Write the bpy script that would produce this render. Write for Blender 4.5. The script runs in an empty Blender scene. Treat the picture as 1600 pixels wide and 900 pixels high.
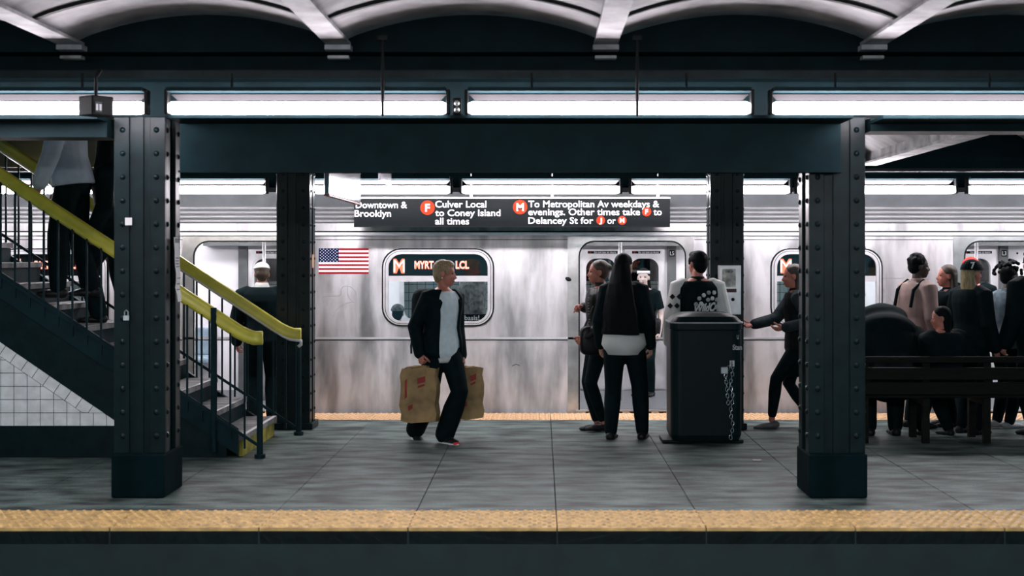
import bpy, bmesh, math, random
from mathutils import Vector, Matrix
random.seed(7)
C = bpy.context.scene
COL = bpy.context.scene.collection
PI = math.pi

# ------------------------------------------------------------------ camera, world, exposure
F, U0, V0, EYE = 2290.0, 845.0, 402.0, 1.65          # focal length in px, principal point, eye height
cd = bpy.data.cameras.new('camera')
cam = bpy.data.objects.new('camera', cd)
COL.objects.link(cam)
cam.location = (0, 0, EYE)
cam.rotation_euler = (PI / 2, 0, 0)
cd.sensor_width = 36
cd.lens = F / 1600 * 36
cd.shift_x = -(U0 - 800) / 1600
cd.shift_y = -(450 - V0) / 1600
cd.dof.use_dof = True
cd.dof.focus_distance = 14.2
cd.dof.aperture_fstop = 2.4
cd.clip_end = 200
C.camera = cam
w = bpy.data.worlds.new('station_dark')
C.world = w
w.use_nodes = True
bg = w.node_tree.nodes['Background']
bg.inputs[0].default_value = (0.24, 0.72, 0.92, 1)
bg.inputs[1].default_value = 0.34
C.view_settings.view_transform = 'Standard'
C.view_settings.look = 'None'
C.view_settings.gamma = 1
C.view_settings.exposure = 0.0
TUBE_NEAR, TUBE_FAR, TUBE_OPP, CAR_LAMP = 50.0, 74.0, 118.0, 20.0

def at(u, v, d):
    return Vector(((u - U0) * d / F, d, EYE + (V0 - v) * d / F))
def xat(u, d):
    return (u - U0) * d / F
def zat(v, d):
    return EYE + (V0 - v) * d / F

# ------------------------------------------------------------------ materials
def lin(c):
    return tuple(((x / 12.92) if x <= .04045 else ((x + .055) / 1.055) ** 2.4) for x in c)
def hexc(h):
    return lin(tuple(int(h[i:i + 2], 16) / 255 for i in (0, 2, 4)))
MATS = {}
def mat(name, col, rough=.6, metal=0., var=.25, scale=6., bump=0., stretch=None, spec=.5, coat=0.):
    """principled colour broken up by two octaves of noise"""
    if name in MATS: return MATS[name]
    if isinstance(col, str): col = hexc(col)
    m = bpy.data.materials.new(name); m.use_nodes = True
    nt = m.node_tree; b = nt.nodes['Principled BSDF']
    tc = nt.nodes.new('ShaderNodeTexCoord')
    mp = nt.nodes.new('ShaderNodeMapping'); nt.links.new(tc.outputs['Object'], mp.inputs[0])
    if stretch: mp.inputs['Scale'].default_value = stretch
    n = nt.nodes.new('ShaderNodeTexNoise'); n.inputs['Scale'].default_value = scale; n.inputs['Detail'].default_value = 5
    nt.links.new(mp.outputs[0], n.inputs['Vector'])
    r = nt.nodes.new('ShaderNodeValToRGB'); nt.links.new(n.outputs['Fac'], r.inputs[0])
    r.color_ramp.elements[0].position = .3; r.color_ramp.elements[1].position = .7
    r.color_ramp.elements[0].color = (*[x * (1 - var) for x in col], 1)
    r.color_ramp.elements[1].color = (*[min(1, x * (1 + var * .6)) for x in col], 1)
    nt.links.new(r.outputs[0], b.inputs['Base Color'])
    b.inputs['Roughness'].default_value = rough
    b.inputs['Metallic'].default_value = metal
    b.inputs['Specular IOR Level'].default_value = spec
    b.inputs['Coat Weight'].default_value = coat
    if bump:
        bp = nt.nodes.new('ShaderNodeBump'); bp.inputs['Strength'].default_value = bump; bp.inputs['Distance'].default_value = .01
        nt.links.new(n.outputs['Fac'], bp.inputs['Height']); nt.links.new(bp.outputs[0], b.inputs['Normal'])
    MATS[name] = m
    return m
def emit(name, col, s):
    m = bpy.data.materials.new(name); m.use_nodes = True
    nt = m.node_tree; nt.nodes.remove(nt.nodes['Principled BSDF'])
    e = nt.nodes.new('ShaderNodeEmission'); e.inputs[0].default_value = (*col, 1); e.inputs[1].default_value = s
    nt.links.new(e.outputs[0], nt.nodes['Material Output'].inputs[0])
    MATS[name] = m
    return m
def pane_mat(name, tint=(.9, .95, .95), refl=1.5):
    m = bpy.data.materials.new(name); m.use_nodes = True
    nt = m.node_tree; nt.nodes.remove(nt.nodes['Principled BSDF'])
    t = nt.nodes.new('ShaderNodeBsdfTransparent'); t.inputs[0].default_value = (*tint, 1)
    g = nt.nodes.new('ShaderNodeBsdfGlossy'); g.inputs['Roughness'].default_value = .03; g.inputs[0].default_value = (1, 1, 1, 1)
    fr = nt.nodes.new('ShaderNodeFresnel'); fr.inputs[0].default_value = refl
    mx = nt.nodes.new('ShaderNodeMixShader')
    nt.links.new(fr.outputs[0], mx.inputs[0]); nt.links.new(t.outputs[0], mx.inputs[1]); nt.links.new(g.outputs[0], mx.inputs[2])
    nt.links.new(mx.outputs[0], nt.nodes['Material Output'].inputs[0])
    MATS[name] = m
    return m
def stainless(name, base, r0, r1, metal):
    """brushed steel: smudges run down, grain runs along"""
    m = bpy.data.materials.new(name); m.use_nodes = True
    nt = m.node_tree; b = nt.nodes['Principled BSDF']; L = nt.links.new
    tc = nt.nodes.new('ShaderNodeTexCoord')
    def noise(sc, scale, det=4):
        mp = nt.nodes.new('ShaderNodeMapping'); L(tc.outputs['Object'], mp.inputs[0]); mp.inputs['Scale'].default_value = sc
        n = nt.nodes.new('ShaderNodeTexNoise'); n.inputs['Scale'].default_value = scale; n.inputs['Detail'].default_value = det
        L(mp.outputs[0], n.inputs['Vector']); return n
    n1 = noise((1.6, 1, .35), 2.2); n2 = noise((2, 1, 40), 8, 2); n3 = noise((1.4, 1, .6), 4.5, 3)
    r = nt.nodes.new('ShaderNodeValToRGB'); L(n1.outputs['Fac'], r.inputs[0])
    r.color_ramp.elements[0].position = .36; r.color_ramp.elements[1].position = .56
    r.color_ramp.elements[0].color = (*[x * .45 for x in base], 1); r.color_ramp.elements[1].color = (*base, 1)
    r3 = nt.nodes.new('ShaderNodeValToRGB'); L(n3.outputs['Fac'], r3.inputs[0])
    r3.color_ramp.elements[0].position = .3; r3.color_ramp.elements[1].position = .5
    r3.color_ramp.elements[0].color = (.72, .73, .73, 1); r3.color_ramp.elements[1].color = (1, 1, 1, 1)
    mx = nt.nodes.new('ShaderNodeMix'); mx.data_type = 'RGBA'; mx.blend_type = 'MULTIPLY'; mx.inputs[0].default_value = .8
    L(r.outputs[0], mx.inputs[6]); L(r3.outputs[0], mx.inputs[7]); L(mx.outputs[2], b.inputs['Base Color'])
    mr = nt.nodes.new('ShaderNodeMapRange'); mr.inputs[3].default_value = r0; mr.inputs[4].default_value = r1
    mr.inputs[1].default_value = .35; mr.inputs[2].default_value = .65
    L(n1.outputs['Fac'], mr.inputs[0]); L(mr.outputs[0], b.inputs['Roughness'])
    bp = nt.nodes.new('ShaderNodeBump'); bp.inputs['Strength'].default_value = .06; bp.inputs['Distance'].default_value = .004
    L(n2.outputs['Fac'], bp.inputs['Height']); L(bp.outputs[0], b.inputs['Normal'])
    b.inputs['Metallic'].default_value = metal
    # grain runs along the car: reflections smear up and down; the sheet is slightly wavy
    b.inputs['Anisotropic'].default_value = .9
    tg = nt.nodes.new('ShaderNodeCombineXYZ'); tg.inputs[2].default_value = 1; L(tg.outputs[0], b.inputs['Tangent'])
    n4 = noise((1, 1, .10), 2.6, 2)
    b2 = nt.nodes.new('ShaderNodeBump'); b2.inputs['Strength'].default_value = .5; b2.inputs['Distance'].default_value = .02
    L(n4.outputs['Fac'], b2.inputs['Height']); L(b2.outputs[0], bp.inputs['Normal'])
    MATS[name] = m
    return m
def concrete(name, c0, c1, rough=.7):
    m = bpy.data.materials.new(name); m.use_nodes = True
    nt = m.node_tree; b = nt.nodes['Principled BSDF']; L = nt.links.new
    tc = nt.nodes.new('ShaderNodeTexCoord')
    def noise(scale, det, sc=(1, 1, 1)):
        mp = nt.nodes.new('ShaderNodeMapping'); L(tc.outputs['Object'], mp.inputs[0]); mp.inputs['Scale'].default_value = sc
        n = nt.nodes.new('ShaderNodeTexNoise'); n.inputs['Scale'].default_value = scale; n.inputs['Detail'].default_value = det
        L(mp.outputs[0], n.inputs['Vector']); return n
    n1 = noise(3.1, 10, (.8, 1.9, 1)); n2 = noise(60, 3)
    r = nt.nodes.new('ShaderNodeValToRGB'); L(n1.outputs['Fac'], r.inputs[0])
    r.color_ramp.elements[0].position = .36; r.color_ramp.elements[1].position = .66
    r.color_ramp.elements[0].color = (*c0, 1); r.color_ramp.elements[1].color = (*c1, 1)
    r2 = nt.nodes.new('ShaderNodeValToRGB'); L(n2.outputs['Fac'], r2.inputs[0])
    r2.color_ramp.elements[0].position = .35; r2.color_ramp.elements[1].position = .7
    r2.color_ramp.elements[0].color = (.75, .75, .75, 1); r2.color_ramp.elements[1].color = (1.1, 1.1, 1.1, 1)
    mx = nt.nodes.new('ShaderNodeMix'); mx.data_type = 'RGBA'; mx.blend_type = 'MULTIPLY'; mx.inputs[0].default_value = 1
    L(r.outputs[0], mx.inputs[6]); L(r2.outputs[0], mx.inputs[7]); L(mx.outputs[2], b.inputs['Base Color'])
    b.inputs['Roughness'].default_value = rough; b.inputs['Specular IOR Level'].default_value = .2
    bp = nt.nodes.new('ShaderNodeBump'); bp.inputs['Strength'].default_value = .25; bp.inputs['Distance'].default_value = .006
    L(n2.outputs['Fac'], bp.inputs['Height']); L(bp.outputs[0], b.inputs['Normal'])
    MATS[name] = m
    return m
def tiled_wall_mat(name):
    m = bpy.data.materials.new(name); m.use_nodes = True
    nt = m.node_tree; b = nt.nodes['Principled BSDF']; L = nt.links.new
    tc = nt.nodes.new('ShaderNodeTexCoord'); mp = nt.nodes.new('ShaderNodeMapping'); mp.inputs['Rotation'].default_value = (PI / 2, 0, 0)
    L(tc.outputs['Object'], mp.inputs[0])
    br = nt.nodes.new('ShaderNodeTexBrick'); br.offset = 0; br.inputs['Scale'].default_value = 1
    br.inputs['Brick Width'].default_value = .108; br.inputs['Row Height'].default_value = .108; br.inputs['Mortar Size'].default_value = .004
    br.inputs['Color1'].default_value = (.85, .85, .83, 1); br.inputs['Color2'].default_value = (.75, .75, .74, 1); br.inputs['Mortar'].default_value = (.05, .05, .05, 1)
    L(mp.outputs[0], br.inputs['Vector']); L(br.outputs[0], b.inputs['Base Color']); b.inputs['Roughness'].default_value = .25
    MATS[name] = m
    return m

BLACK2 = mat('dimmed_black_steel', (.0026, .0105, .0130), .6, var=.3, scale=5, bump=.1, spec=.08)  # black steel in a darker colour, to offset the near lamps' light on it
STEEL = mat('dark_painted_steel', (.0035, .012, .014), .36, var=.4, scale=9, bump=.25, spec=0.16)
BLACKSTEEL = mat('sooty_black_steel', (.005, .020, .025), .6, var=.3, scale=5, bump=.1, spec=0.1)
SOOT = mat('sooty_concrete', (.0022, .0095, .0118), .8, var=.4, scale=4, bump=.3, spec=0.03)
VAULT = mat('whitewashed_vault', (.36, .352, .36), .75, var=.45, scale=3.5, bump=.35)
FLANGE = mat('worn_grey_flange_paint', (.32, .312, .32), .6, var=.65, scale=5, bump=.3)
CONC = concrete('platform_concrete', (.018, .026, .024), (.165, .222, .206), .55)
YEL = mat('tactile_yellow', (.64, .41, .155), .55, var=.45, scale=11, bump=.1)
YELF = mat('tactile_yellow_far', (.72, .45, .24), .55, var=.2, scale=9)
RAIL = mat('handrail_yellow', (.58, .51, .05), .38, var=.2, scale=7, coat=.3)
STEPY = mat('worn_yellow_riser', (.30, .27, .02), .7, var=.85, scale=6)
TREAD = concrete('stair_tread_concrete', (.12, .12, .123), (.34, .34, .345), .6)
TILE = mat('white_glazed_tile', (.85, .85, .84), .3, var=.15, scale=12)
SS = stainless('train_stainless', (.63, .62, .635), .30, .45, .92)
SSC = mat('bright_corrugated_steel', (.8, .79, .8), .33, .75, var=.12, scale=4)
SSB = mat('door_frame_steel', (.6, .59, .58), .3, .9, var=.3, scale=5)
SSP = mat('plain_stainless', (.62, .62, .62), .3, .9, var=.2, scale=8)
ALU = mat('window_aluminium', (.62, .61, .63), .42, .5, var=.12, scale=8)
GASK = mat('black_rubber', (.004, .005, .005), .6, spec=0.2)
WHITEP = mat('white_interior_panel', (.74, .73, .75), .4, var=.06, scale=3)
GREYP = mat('dark_grey_post', (.10, .11, .11), .4, .3)
CARFLOOR = mat('car_floor', (.09, .10, .11), .45, var=.25, scale=14)
SEATB = mat('pale_blue_seat', (.22, .30, .36), .4)
GLASS = pane_mat('clear_glass')
SIGNBLK = mat('sign_black_enamel', (.004, .006, .007), .45, var=.1, spec=0.08)
WHITE = mat('white_print', (.8, .79, .82), .6, var=.03)
PAPER = mat('white_paper', (.68, .67, .68), .8, var=.08)
INK = mat('grey_ink', (.2, .2, .21), .8)
ORANGE = mat('route_orange', (.50, .030, .008), .7, var=.05, spec=.1)
REDM = mat('print_red', (.30, .006, .014), .7, var=.05, spec=.1)
BLUE = mat('flag_blue', (.003, .009, .05), .9, var=.05, spec=0)
LED = emit('red_led', (1, .16, .08), 2.6)
LEDW = emit('hot_led_core', (1, .75, .7), 2.2)
HOODN = mat('dimmed_reflector_near', (.026, .025, .026), .6, var=.08, spec=.02)  # white reflector, colour darkened so the near tubes don't burn it out
HOOD = mat('dimmed_reflector', (.022, .021, .022), .45, var=.08)  # white reflector with its colour darkened to offset the tube's glare
TUBEM = emit('fluorescent_tube_near', (1.0, .925, 1.0), TUBE_NEAR)
TUBEF = emit('fluorescent_tube_far', (1.0, .945, 1.0), TUBE_FAR)
TUBEO = emit('added_fill_tube_opposite', (1.0, .96, 1.0), TUBE_OPP)
LAMPC = emit('car_ceiling_lamp', (1.0, .95, 1.0), CAR_LAMP)
PLASTIC = mat('black_bin_plastic', (.0025, .010, .012), .45, var=.2, scale=20, spec=0.15)
WOOD = mat('dark_bench_wood', (.007, .0075, .005), .6, var=.5, scale=5, stretch=(1, 4, 8), bump=.2, spec=0.12)
CHAINM = mat('galvanised_chain', (.7, .7, .7), .25, 1.0, var=.1)
KRAFT = mat('brown_kraft_paper', (.31, .20, .085), .75, var=.45, scale=7, bump=.5)
PRINTR = mat('kraft_red_print', (.28, .03, .025), .8, var=.4)

# ------------------------------------------------------------------ mesh helpers
class MB:
    """collects shapes and links them as ONE mesh object"""
    def __init__(s): s.v = []; s.f = []; s.mi = []; s.cur = 0
    def add(s, vs, fs):
        o = len(s.v); s.v += [tuple(p) for p in vs]
        s.f += [tuple(i + o for i in f) for f in fs]; s.mi += [s.cur] * len(fs)
        return s
    def box(s, x0, x1, y0, y1, z0, z1, M=None):
        vs = [Vector(p) for p in ((x0, y0, z0), (x1, y0, z0), (x1, y1, z0), (x0, y1, z0), (x0, y0, z1), (x1, y0, z1), (x1, y1, z1), (x0, y1, z1))]
        if M: vs = [M @ p for p in vs]
        return s.add(vs, [(0, 3, 2, 1), (4, 5, 6, 7), (0, 1, 5, 4), (1, 2, 6, 5), (2, 3, 7, 6), (3, 0, 4, 7)])
    def rings(s, rs, closed=True, cap=True):
        n = len(rs[0]); vs = [p for r in rs for p in r]; fs = []
        for i in range(len(rs) - 1):
            for j in range(n if closed else n - 1):
                k = (j + 1) % n
                fs.append((i * n + j, i * n + k, (i + 1) * n + k, (i + 1) * n + j))
        if cap:
            fs.append(tuple(range(n - 1, -1, -1))); fs.append(tuple((len(rs) - 1) * n + j for j in range(n)))
        return s.add(vs, fs)
    def tube(s, pts, rad, seg=8, round_ends=False):
        pts = [Vector(p) for p in pts]
        if not hasattr(rad, '__len__'): rad = [rad] * len(pts)
        rad = list(rad)
        if round_ends:
            d0 = (pts[0] - pts[1]).normalized(); d1 = (pts[-1] - pts[-2]).normalized()
            a = [(pts[0] + d0 * rad[0] * math.sin(t), rad[0] * max(math.cos(t), .05)) for t in (1.5, 1.0, .5)]
            b = [(pts[-1] + d1 * rad[-1] * math.sin(t), rad[-1] * max(math.cos(t), .05)) for t in (.5, 1.0, 1.5)]
            pts = [p for p, _ in a] + pts + [p for p, _ in b]; rad = [r for _, r in a] + rad + [r for _, r in b]
        rs = []; up = None
        for i, p in enumerate(pts):
            t = (pts[min(i + 1, len(pts) - 1)] - pts[max(i - 1, 0)]).normalized()
            if up is None: up = Vector((0, 0, 1)) if abs(t.z) < .9 else Vector((1, 0, 0))
            a = t.cross(up).normalized(); up = a.cross(t).normalized()
            rs.append([p + (a * math.cos(q) + up * math.sin(q)) * rad[i] for q in (2 * PI * k / seg for k in range(seg))])
        return s.rings(rs)
    def ell(s, c, r, M=None, seg=14, n=9):
        c = Vector(c); rs = []
        for i in range(1, n):
            t = PI * i / n
            rs.append([Vector((r[0] * math.sin(t) * math.cos(q), r[1] * math.sin(t) * math.sin(q), -r[2] * math.cos(t))) for q in (2 * PI * k / seg for k in range(seg))])
        vs = [p for q in rs for p in q] + [Vector((0, 0, -r[2])), Vector((0, 0, r[2]))]
        if M: vs = [M @ p for p in vs]
        vs = [p + c for p in vs]; fs = []
        m = len(rs)
        for i in range(m - 1):
            for j in range(seg):
                k = (j + 1) % seg; fs.append((i * seg + j, i * seg + k, (i + 1) * seg + k, (i + 1) * seg + j))
        for j in range(seg):
            k = (j + 1) % seg
            fs.append((m * seg, k, j)); fs.append((m * seg + 1, (m - 1) * seg + j, (m - 1) * seg + k))
        return s.add(vs, fs)
    def prism(s, poly, y0, y1):
        """poly of (x,z) pulled along y"""
        n = len(poly)
        vs = [(x, y0, z) for x, z in poly] + [(x, y1, z) for x, z in poly]
        return s.add(vs, [tuple(range(n)), tuple(range(2 * n - 1, n - 1, -1))] + [(i, i + n, (i + 1) % n + n, (i + 1) % n) for i in range(n)])
    def profile(s, poly, x0, x1):
        """poly of (y,z) pulled along x"""
        n = len(poly)
        vs = [(x0, y, z) for y, z in poly] + [(x1, y, z) for y, z in poly]
        return s.add(vs, [tuple(range(n - 1, -1, -1)), tuple(range(n, 2 * n))] + [(i, (i + 1) % n, (i + 1) % n + n, i + n) for i in range(n)])
    def dome(s, c, nrm, r, h, seg=6):
        c = Vector(c); nrm = Vector(nrm).normalized()
        a = nrm.orthogonal().normalized(); b = nrm.cross(a)
        r1 = [c + (a * math.cos(q) + b * math.sin(q)) * r for q in (2 * PI * k / seg for k in range(seg))]
        r2 = [c + nrm * h * .75 + (a * math.cos(q) + b * math.sin(q)) * r * .6 for q in (2 * PI * k / seg for k in range(seg))]
        o = r1 + r2 + [c + nrm * h]
        fs = [(j, (j + 1) % seg, (j + 1) % seg + seg, j + seg) for j in range(seg)] + [(j + seg, (j + 1) % seg + seg, 2 * seg) for j in range(seg)]
        return s.add(o, fs)
    def build(s, name, m, parent=None, smooth=False, bevel=0, loc=None):
        me = bpy.data.meshes.new(name); me.from_pydata(s.v, [], s.f)
        for x in (m if isinstance(m, (list, tuple)) else [m]): me.materials.append(x)
        me.polygons.foreach_set('material_index', s.mi)
        bm = bmesh.new(); bm.from_mesh(me); bmesh.ops.recalc_face_normals(bm, faces=bm.faces[:]); bm.to_mesh(me); bm.free()
        if smooth: me.polygons.foreach_set('use_smooth', [True] * len(me.polygons))
        o = bpy.data.objects.new(name, me); COL.objects.link(o)
        if parent: o.parent = parent
        if loc: o.location = loc
        if bevel:
            b = o.modifiers.new('bevel', 'BEVEL'); b.width = bevel; b.segments = 2; b.limit_method = 'ANGLE'
        return o
def tag(o, label=None, cat=None, group=None, kind=None):
    if label: o['label'] = label
    if cat: o['category'] = cat
    if group: o['group'] = group
    if kind: o['kind'] = kind
    return o
def thing(name, loc, label=None, cat=None, group=None, rz=0, kind=None):
    o = bpy.data.objects.new(name, None); COL.objects.link(o)
    o.empty_display_size = .1; o.location = loc; o.rotation_euler = (0, 0, rz)
    return tag(o, label, cat, group, kind)
def link_mesh(name, me, parent=None, loc=(0, 0, 0)):
    o = bpy.data.objects.new(name, me); COL.objects.link(o); o.location = loc
    if parent: o.parent = parent
    return o
def to_mesh(o, name, m, smooth=True):
    """evaluate modifiers / curves of a temporary object into a mesh"""
    dg = bpy.context.evaluated_depsgraph_get()
    me = bpy.data.meshes.new_from_object(o.evaluated_get(dg))
    me.name = name; me.materials.clear(); me.materials.append(m)
    if smooth: me.polygons.foreach_set('use_smooth', [True] * len(me.polygons))
    d = o.data; bpy.data.objects.remove(o)
    return me
def fused(mb, name, m, parent=None, vox=.01, it=4, fac=.5):
    """fuse overlapping shells into one continuous surface"""
    o = mb.build(name + '_raw', m)
    r = o.modifiers.new('r', 'REMESH'); r.mode = 'VOXEL'; r.voxel_size = vox; r.use_smooth_shade = True
    sm = o.modifiers.new('s', 'SMOOTH'); sm.factor = fac; sm.iterations = it
    me = to_mesh(o, name, m)
    return link_mesh(name, me, parent)
def flat_curve(splines, y0, depth, name, m, parent=None):
    """outline with holes in the xz plane, pulled along y"""
    cu = bpy.data.curves.new(name, 'CURVE'); cu.dimensions = '2D'; cu.fill_mode = 'BOTH'; cu.extrude = depth / 2
    for sp in splines:
        s = cu.splines.new('POLY'); s.points.add(len(sp) - 1); s.use_cyclic_u = True
        for p, (x, z) in zip(s.points, sp): p.co = (x, z, 0, 1)
    o = bpy.data.objects.new(name, cu); COL.objects.link(o)
    me = to_mesh(o, name, m, False)
    me.transform(Matrix.Translation((0, y0 + depth / 2, 0)) @ Matrix.Rotation(PI / 2, 4, 'X'))
    return link_mesh(name, me, parent)
def rrect(x0, x1, z0, z1, r, n=6, bottom=True):
    pts = []
    for cx, cz, a in ((x1 - r, z1 - r, 0), (x0 + r, z1 - r, 90), (x0 + r, z0 + r, 180), (x1 - r, z0 + r, 270)):
        if not bottom and a >= 180:
            pts.append((x0, z0) if a == 180 else (x1, z0)); continue
        for k in range(n + 1):
            t = math.radians(a + 90 * k / n); pts.append((cx + r * math.cos(t), cz + r * math.sin(t)))
    return pts
def text_mesh(lines, name, m, parent=None, bold=.012, M=None, shear=0):
    """lines: (string, x0, x1 or None, baseline z, cap height) on a plane facing -y; one mesh per line"""
    outs = []
    for (s, x0, x1, z, cap) in lines:
        cu = bpy.data.curves.new('t', 'FONT'); cu.body = s; cu.size = 1; cu.offset = bold; cu.resolution_u = 3; cu.extrude = 0; cu.shear = shear
        o = bpy.data.objects.new('t', cu); COL.objects.link(o)
        me = to_mesh(o, name, m, False)
        xs = [v.co.x for v in me.vertices]
        a, b = min(xs), max(xs); k = cap / .70
        kx = (x1 - x0) / (b - a) if x1 else k
        for v in me.vertices: v.co = ((v.co.x - a) * kx + x0, 0, z + v.co.y * k)
        if M: me.transform(M)
        outs.append(link_mesh(name, me, parent))
    return outs
def disc(mb, x, y, z, r, seg=24, th=.002):
    mb.prism([(x + r * math.cos(2 * PI * k / seg), z + r * math.sin(2 * PI * k / seg)) for k in range(seg)], y - th, y)
    return mb

XL, XR = -8.6, 8.6
Y1, Y2 = 8.94, 15.5           # platform edges

# ------------------------------------------------------------------ floor
floor = thing('floor', (0, 0, 0), kind='structure')
b = MB().box(XL, XR, Y1 + .04, Y2 - .03, -1.15, -.105); b.build('platform_body', SOOT, floor)
xs = [.1 + .91 * k for k in range(-9, 9)]
for k in range(len(xs) - 1):
    m = MB().box(xs[k] + .002, xs[k + 1] - .002, 9.555, 14.885, -.104, random.uniform(-.003, 0))
    m.build('floor_slab', CONC, floor, bevel=.004)
MB().box(XL, XR, Y1, Y1 + .039, -.34, -.02).build('rubbing_board', mat('rubbing_board', (.006, .02, .022), .7, var=.4), floor)
MB().box(XL, XR, -4, Y1 - .02, -1.4, -1.2).build('track_bed', SOOT, floor)
MB().box(XL, XR, Y2 + .02, 19.4, -1.4, -1.2).build('track_bed', SOOT, floor)
for yy in (6.0, 7.45):
    MB().box(XL, XR, yy, yy + .07, -1.2, -1.05).build('track_rail', SSP, floor)
def tactile(label, y0, y1, m, rows, pitch):
    t = thing('tactile_strip', (0, (y0 + y1) / 2, 0), label, 'tactile paving')
    yc = (y0 + y1) / 2
    me = MB().box(.004, .906, y0 - yc, y1 - yc, -.10, 0).build('tactile_panel', m, t)
    for k in range(-9, 9):
        o = me if k == -9 else link_mesh('tactile_panel', me.data, t)
        o.location = (.1 + .91 * k, 0, 0)
    d = MB()
    n = int((xs[-1] - xs[0]) / pitch)
    for r in range(rows):
        for k in range(n):
            x = xs[0] + (k + .5 + .5 * (r % 2)) * pitch; y = y0 - yc + (r + .5) * (y1 - y0) / rows
            d.dome((x, y, 0), (0, 0, 1), pitch * .27, .011, 6)
    tag(d.build('truncated_domes', m, t, smooth=True), kind='stuff')
tactile('long yellow bumpy warning strip along the near platform edge, in the foreground', Y1, 9.55, YEL, 10, .061)
tactile('pale yellow bumpy warning strip along the far platform edge beside the train', 14.89, Y2, YELF, 10, .061)
# scrap of litter
tag(MB().box(-.035, .035, -.02, .02, 0, .006).build('paper_scrap', PAPER, loc=at(1183, 719.5, 11.9) * 1), 'small white paper scrap lying on the platform floor right of the bin', 'litter')
bpy.data.objects['paper_scrap'].location.z = .0005

# ------------------------------------------------------------------ ceilings, girders
ceil = thing('ceiling', (0, 0, 3), kind='structure')
BX = [.43 + 1.77 * k for k in range(-4, 5)]
ZB = 3.055
def at_c(mb, name, m, smooth=False): 
    mb.v = [(x, y, z - 3) for x, y, z in mb.v]; return mb.build(name, m, ceil, smooth)
for k in range(len(BX)):
    x = BX[k]
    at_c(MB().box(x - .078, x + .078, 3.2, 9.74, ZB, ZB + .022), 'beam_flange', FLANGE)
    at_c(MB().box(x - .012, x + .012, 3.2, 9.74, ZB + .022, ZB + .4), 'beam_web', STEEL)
    at_c(MB().box(x - .085, x + .085, 9.66, 9.775, ZB - .035, ZB - .002).box(x - .07, x + .07, 9.69, 9.775, ZB - .09, ZB - .07), 'bearing_plate', FLANGE)
    if k < len(BX) - 1:
        x0, x1 = x + .012, BX[k + 1] - .012
        def arc(t, dz): return (x0 + (x1 - x0) * t, ZB + .03 + .18 * math.sin(PI * t) ** .8 + dz)
        N = 18
        poly = [arc(i / N, 0) for i in range(N + 1)] + [(x1, 3.6), (x0, 3.6)]
        at_c(MB().prism(poly, 3.2, 9.76), 'vault', VAULT, False)
        poly = [arc(.02 + .96 * i / N, -.022) for i in range(N + 1)] + [arc(.02 + .96 * i / N, .01) for i in range(N, -1, -1)]
        at_c(MB().prism(poly, 8.83, 8.875), 'vault_rib', GASK)
# platform ceiling with its own beams, open above the stair
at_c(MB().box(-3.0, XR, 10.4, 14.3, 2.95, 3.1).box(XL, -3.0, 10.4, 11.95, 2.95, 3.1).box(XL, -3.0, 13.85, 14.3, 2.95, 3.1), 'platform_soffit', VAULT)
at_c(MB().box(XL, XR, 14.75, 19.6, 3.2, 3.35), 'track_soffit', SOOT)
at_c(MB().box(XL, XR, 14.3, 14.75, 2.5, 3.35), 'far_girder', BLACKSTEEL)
for x in (3.18, 4.93, 6.68, 1.45, -.3, -2.05):
    at_c(MB().box(x - .085, x + .085, 10.62, 14.28, 2.54, 2.56), 'beam_flange', FLANGE)
    at_c(MB().box(x - .012, x + .012, 10.62, 14.28, 2.56, 2.95), 'beam_web', FLANGE)
    at_c(MB().prism([(x - .45, 2.95), (x - .012, 2.95), (x - .012, 2.66)], 10.62, 14.28).prism([(x + .45, 2.95), (x + .012, 2.95), (x + .012, 2.66)], 10.62, 14.28), 'haunch', VAULT)
g = MB().box(XL, XR, 10.12, 10.4, 2.62, 3.5).box(XL, XR, 9.78, 10.12, 3.02, 3.5).box(XL, XR, 9.82, 10.12, 2.86, 2.9).box(XL, XR, 10.0, 10.12, 2.9, 3.02)
tag(g.build('trim_1', BLACK2), kind='structure')
tag(MB().box(XL, XR, 9.79, 9.81, 2.845, 2.90).build('trim_2', STEEL), kind='structure')
g = MB().box(-2.46, 2.045, 9.99, 10.06, 2.226, 2.60).box(-2.46, 2.045, 9.94, 10.06, 2.226, 2.24)
tag(g.build('trim_3', BLACKSTEEL), kind='structure')
tag(MB().box(-2.46, 2.05, 9.605, 10.06, 2.562, 2.582).build('trim_4', BLACK2), kind='structure')  # ledge under the tubes, extended forward to keep their light off the girder
tag(MB().box(2.25, XR, 10.0, 10.3, 2.51, 2.60).box(2.25, XR, 9.63, 10.0, 2.562, 2.582).build('trim_5', BLACK2), kind='structure')  # its ledge too is carried forward, to darken the platform behind
tag(MB().box(XL, -2.96, 10.0, 10.3, 2.47, 2.60).box(XL, -2.96, 9.78, 10.0, 2.575, 2.60).build('trim_6', BLACK2), kind='structure')
# walls beyond the train and around the stair opening
tag(MB().box(XL, XR, 19.15, 19.4, 1.34, 3.2).build('trim_9', SOOT), kind='structure')
tag(MB().box(XL, XR, 19.2, 19.4, -1.2, 1.339).build('wall_back', tiled_wall_mat('tunnel_wall_tiles')), kind='structure')
sw = MB().box(XL, -3.0, 13.86, 13.96, 3.1, 4.6).box(XL, -3.0, 11.85, 11.95, 3.1, 4.6).box(-3.0, -2.9, 11.85, 13.96, 3.1, 4.6).box(XL, -2.9, 11.85, 13.96, 4.6, 4.7)
tag(sw.build('wall_stairwell', VAULT), kind='structure')
tag(MB().box(-6.5, -3.36, 13.86, 13.9, 2.50, 2.95).build('trim_7', mat('stairwell_beige', (.11, .11, .10), .8, var=.15)), kind='structure')

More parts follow.
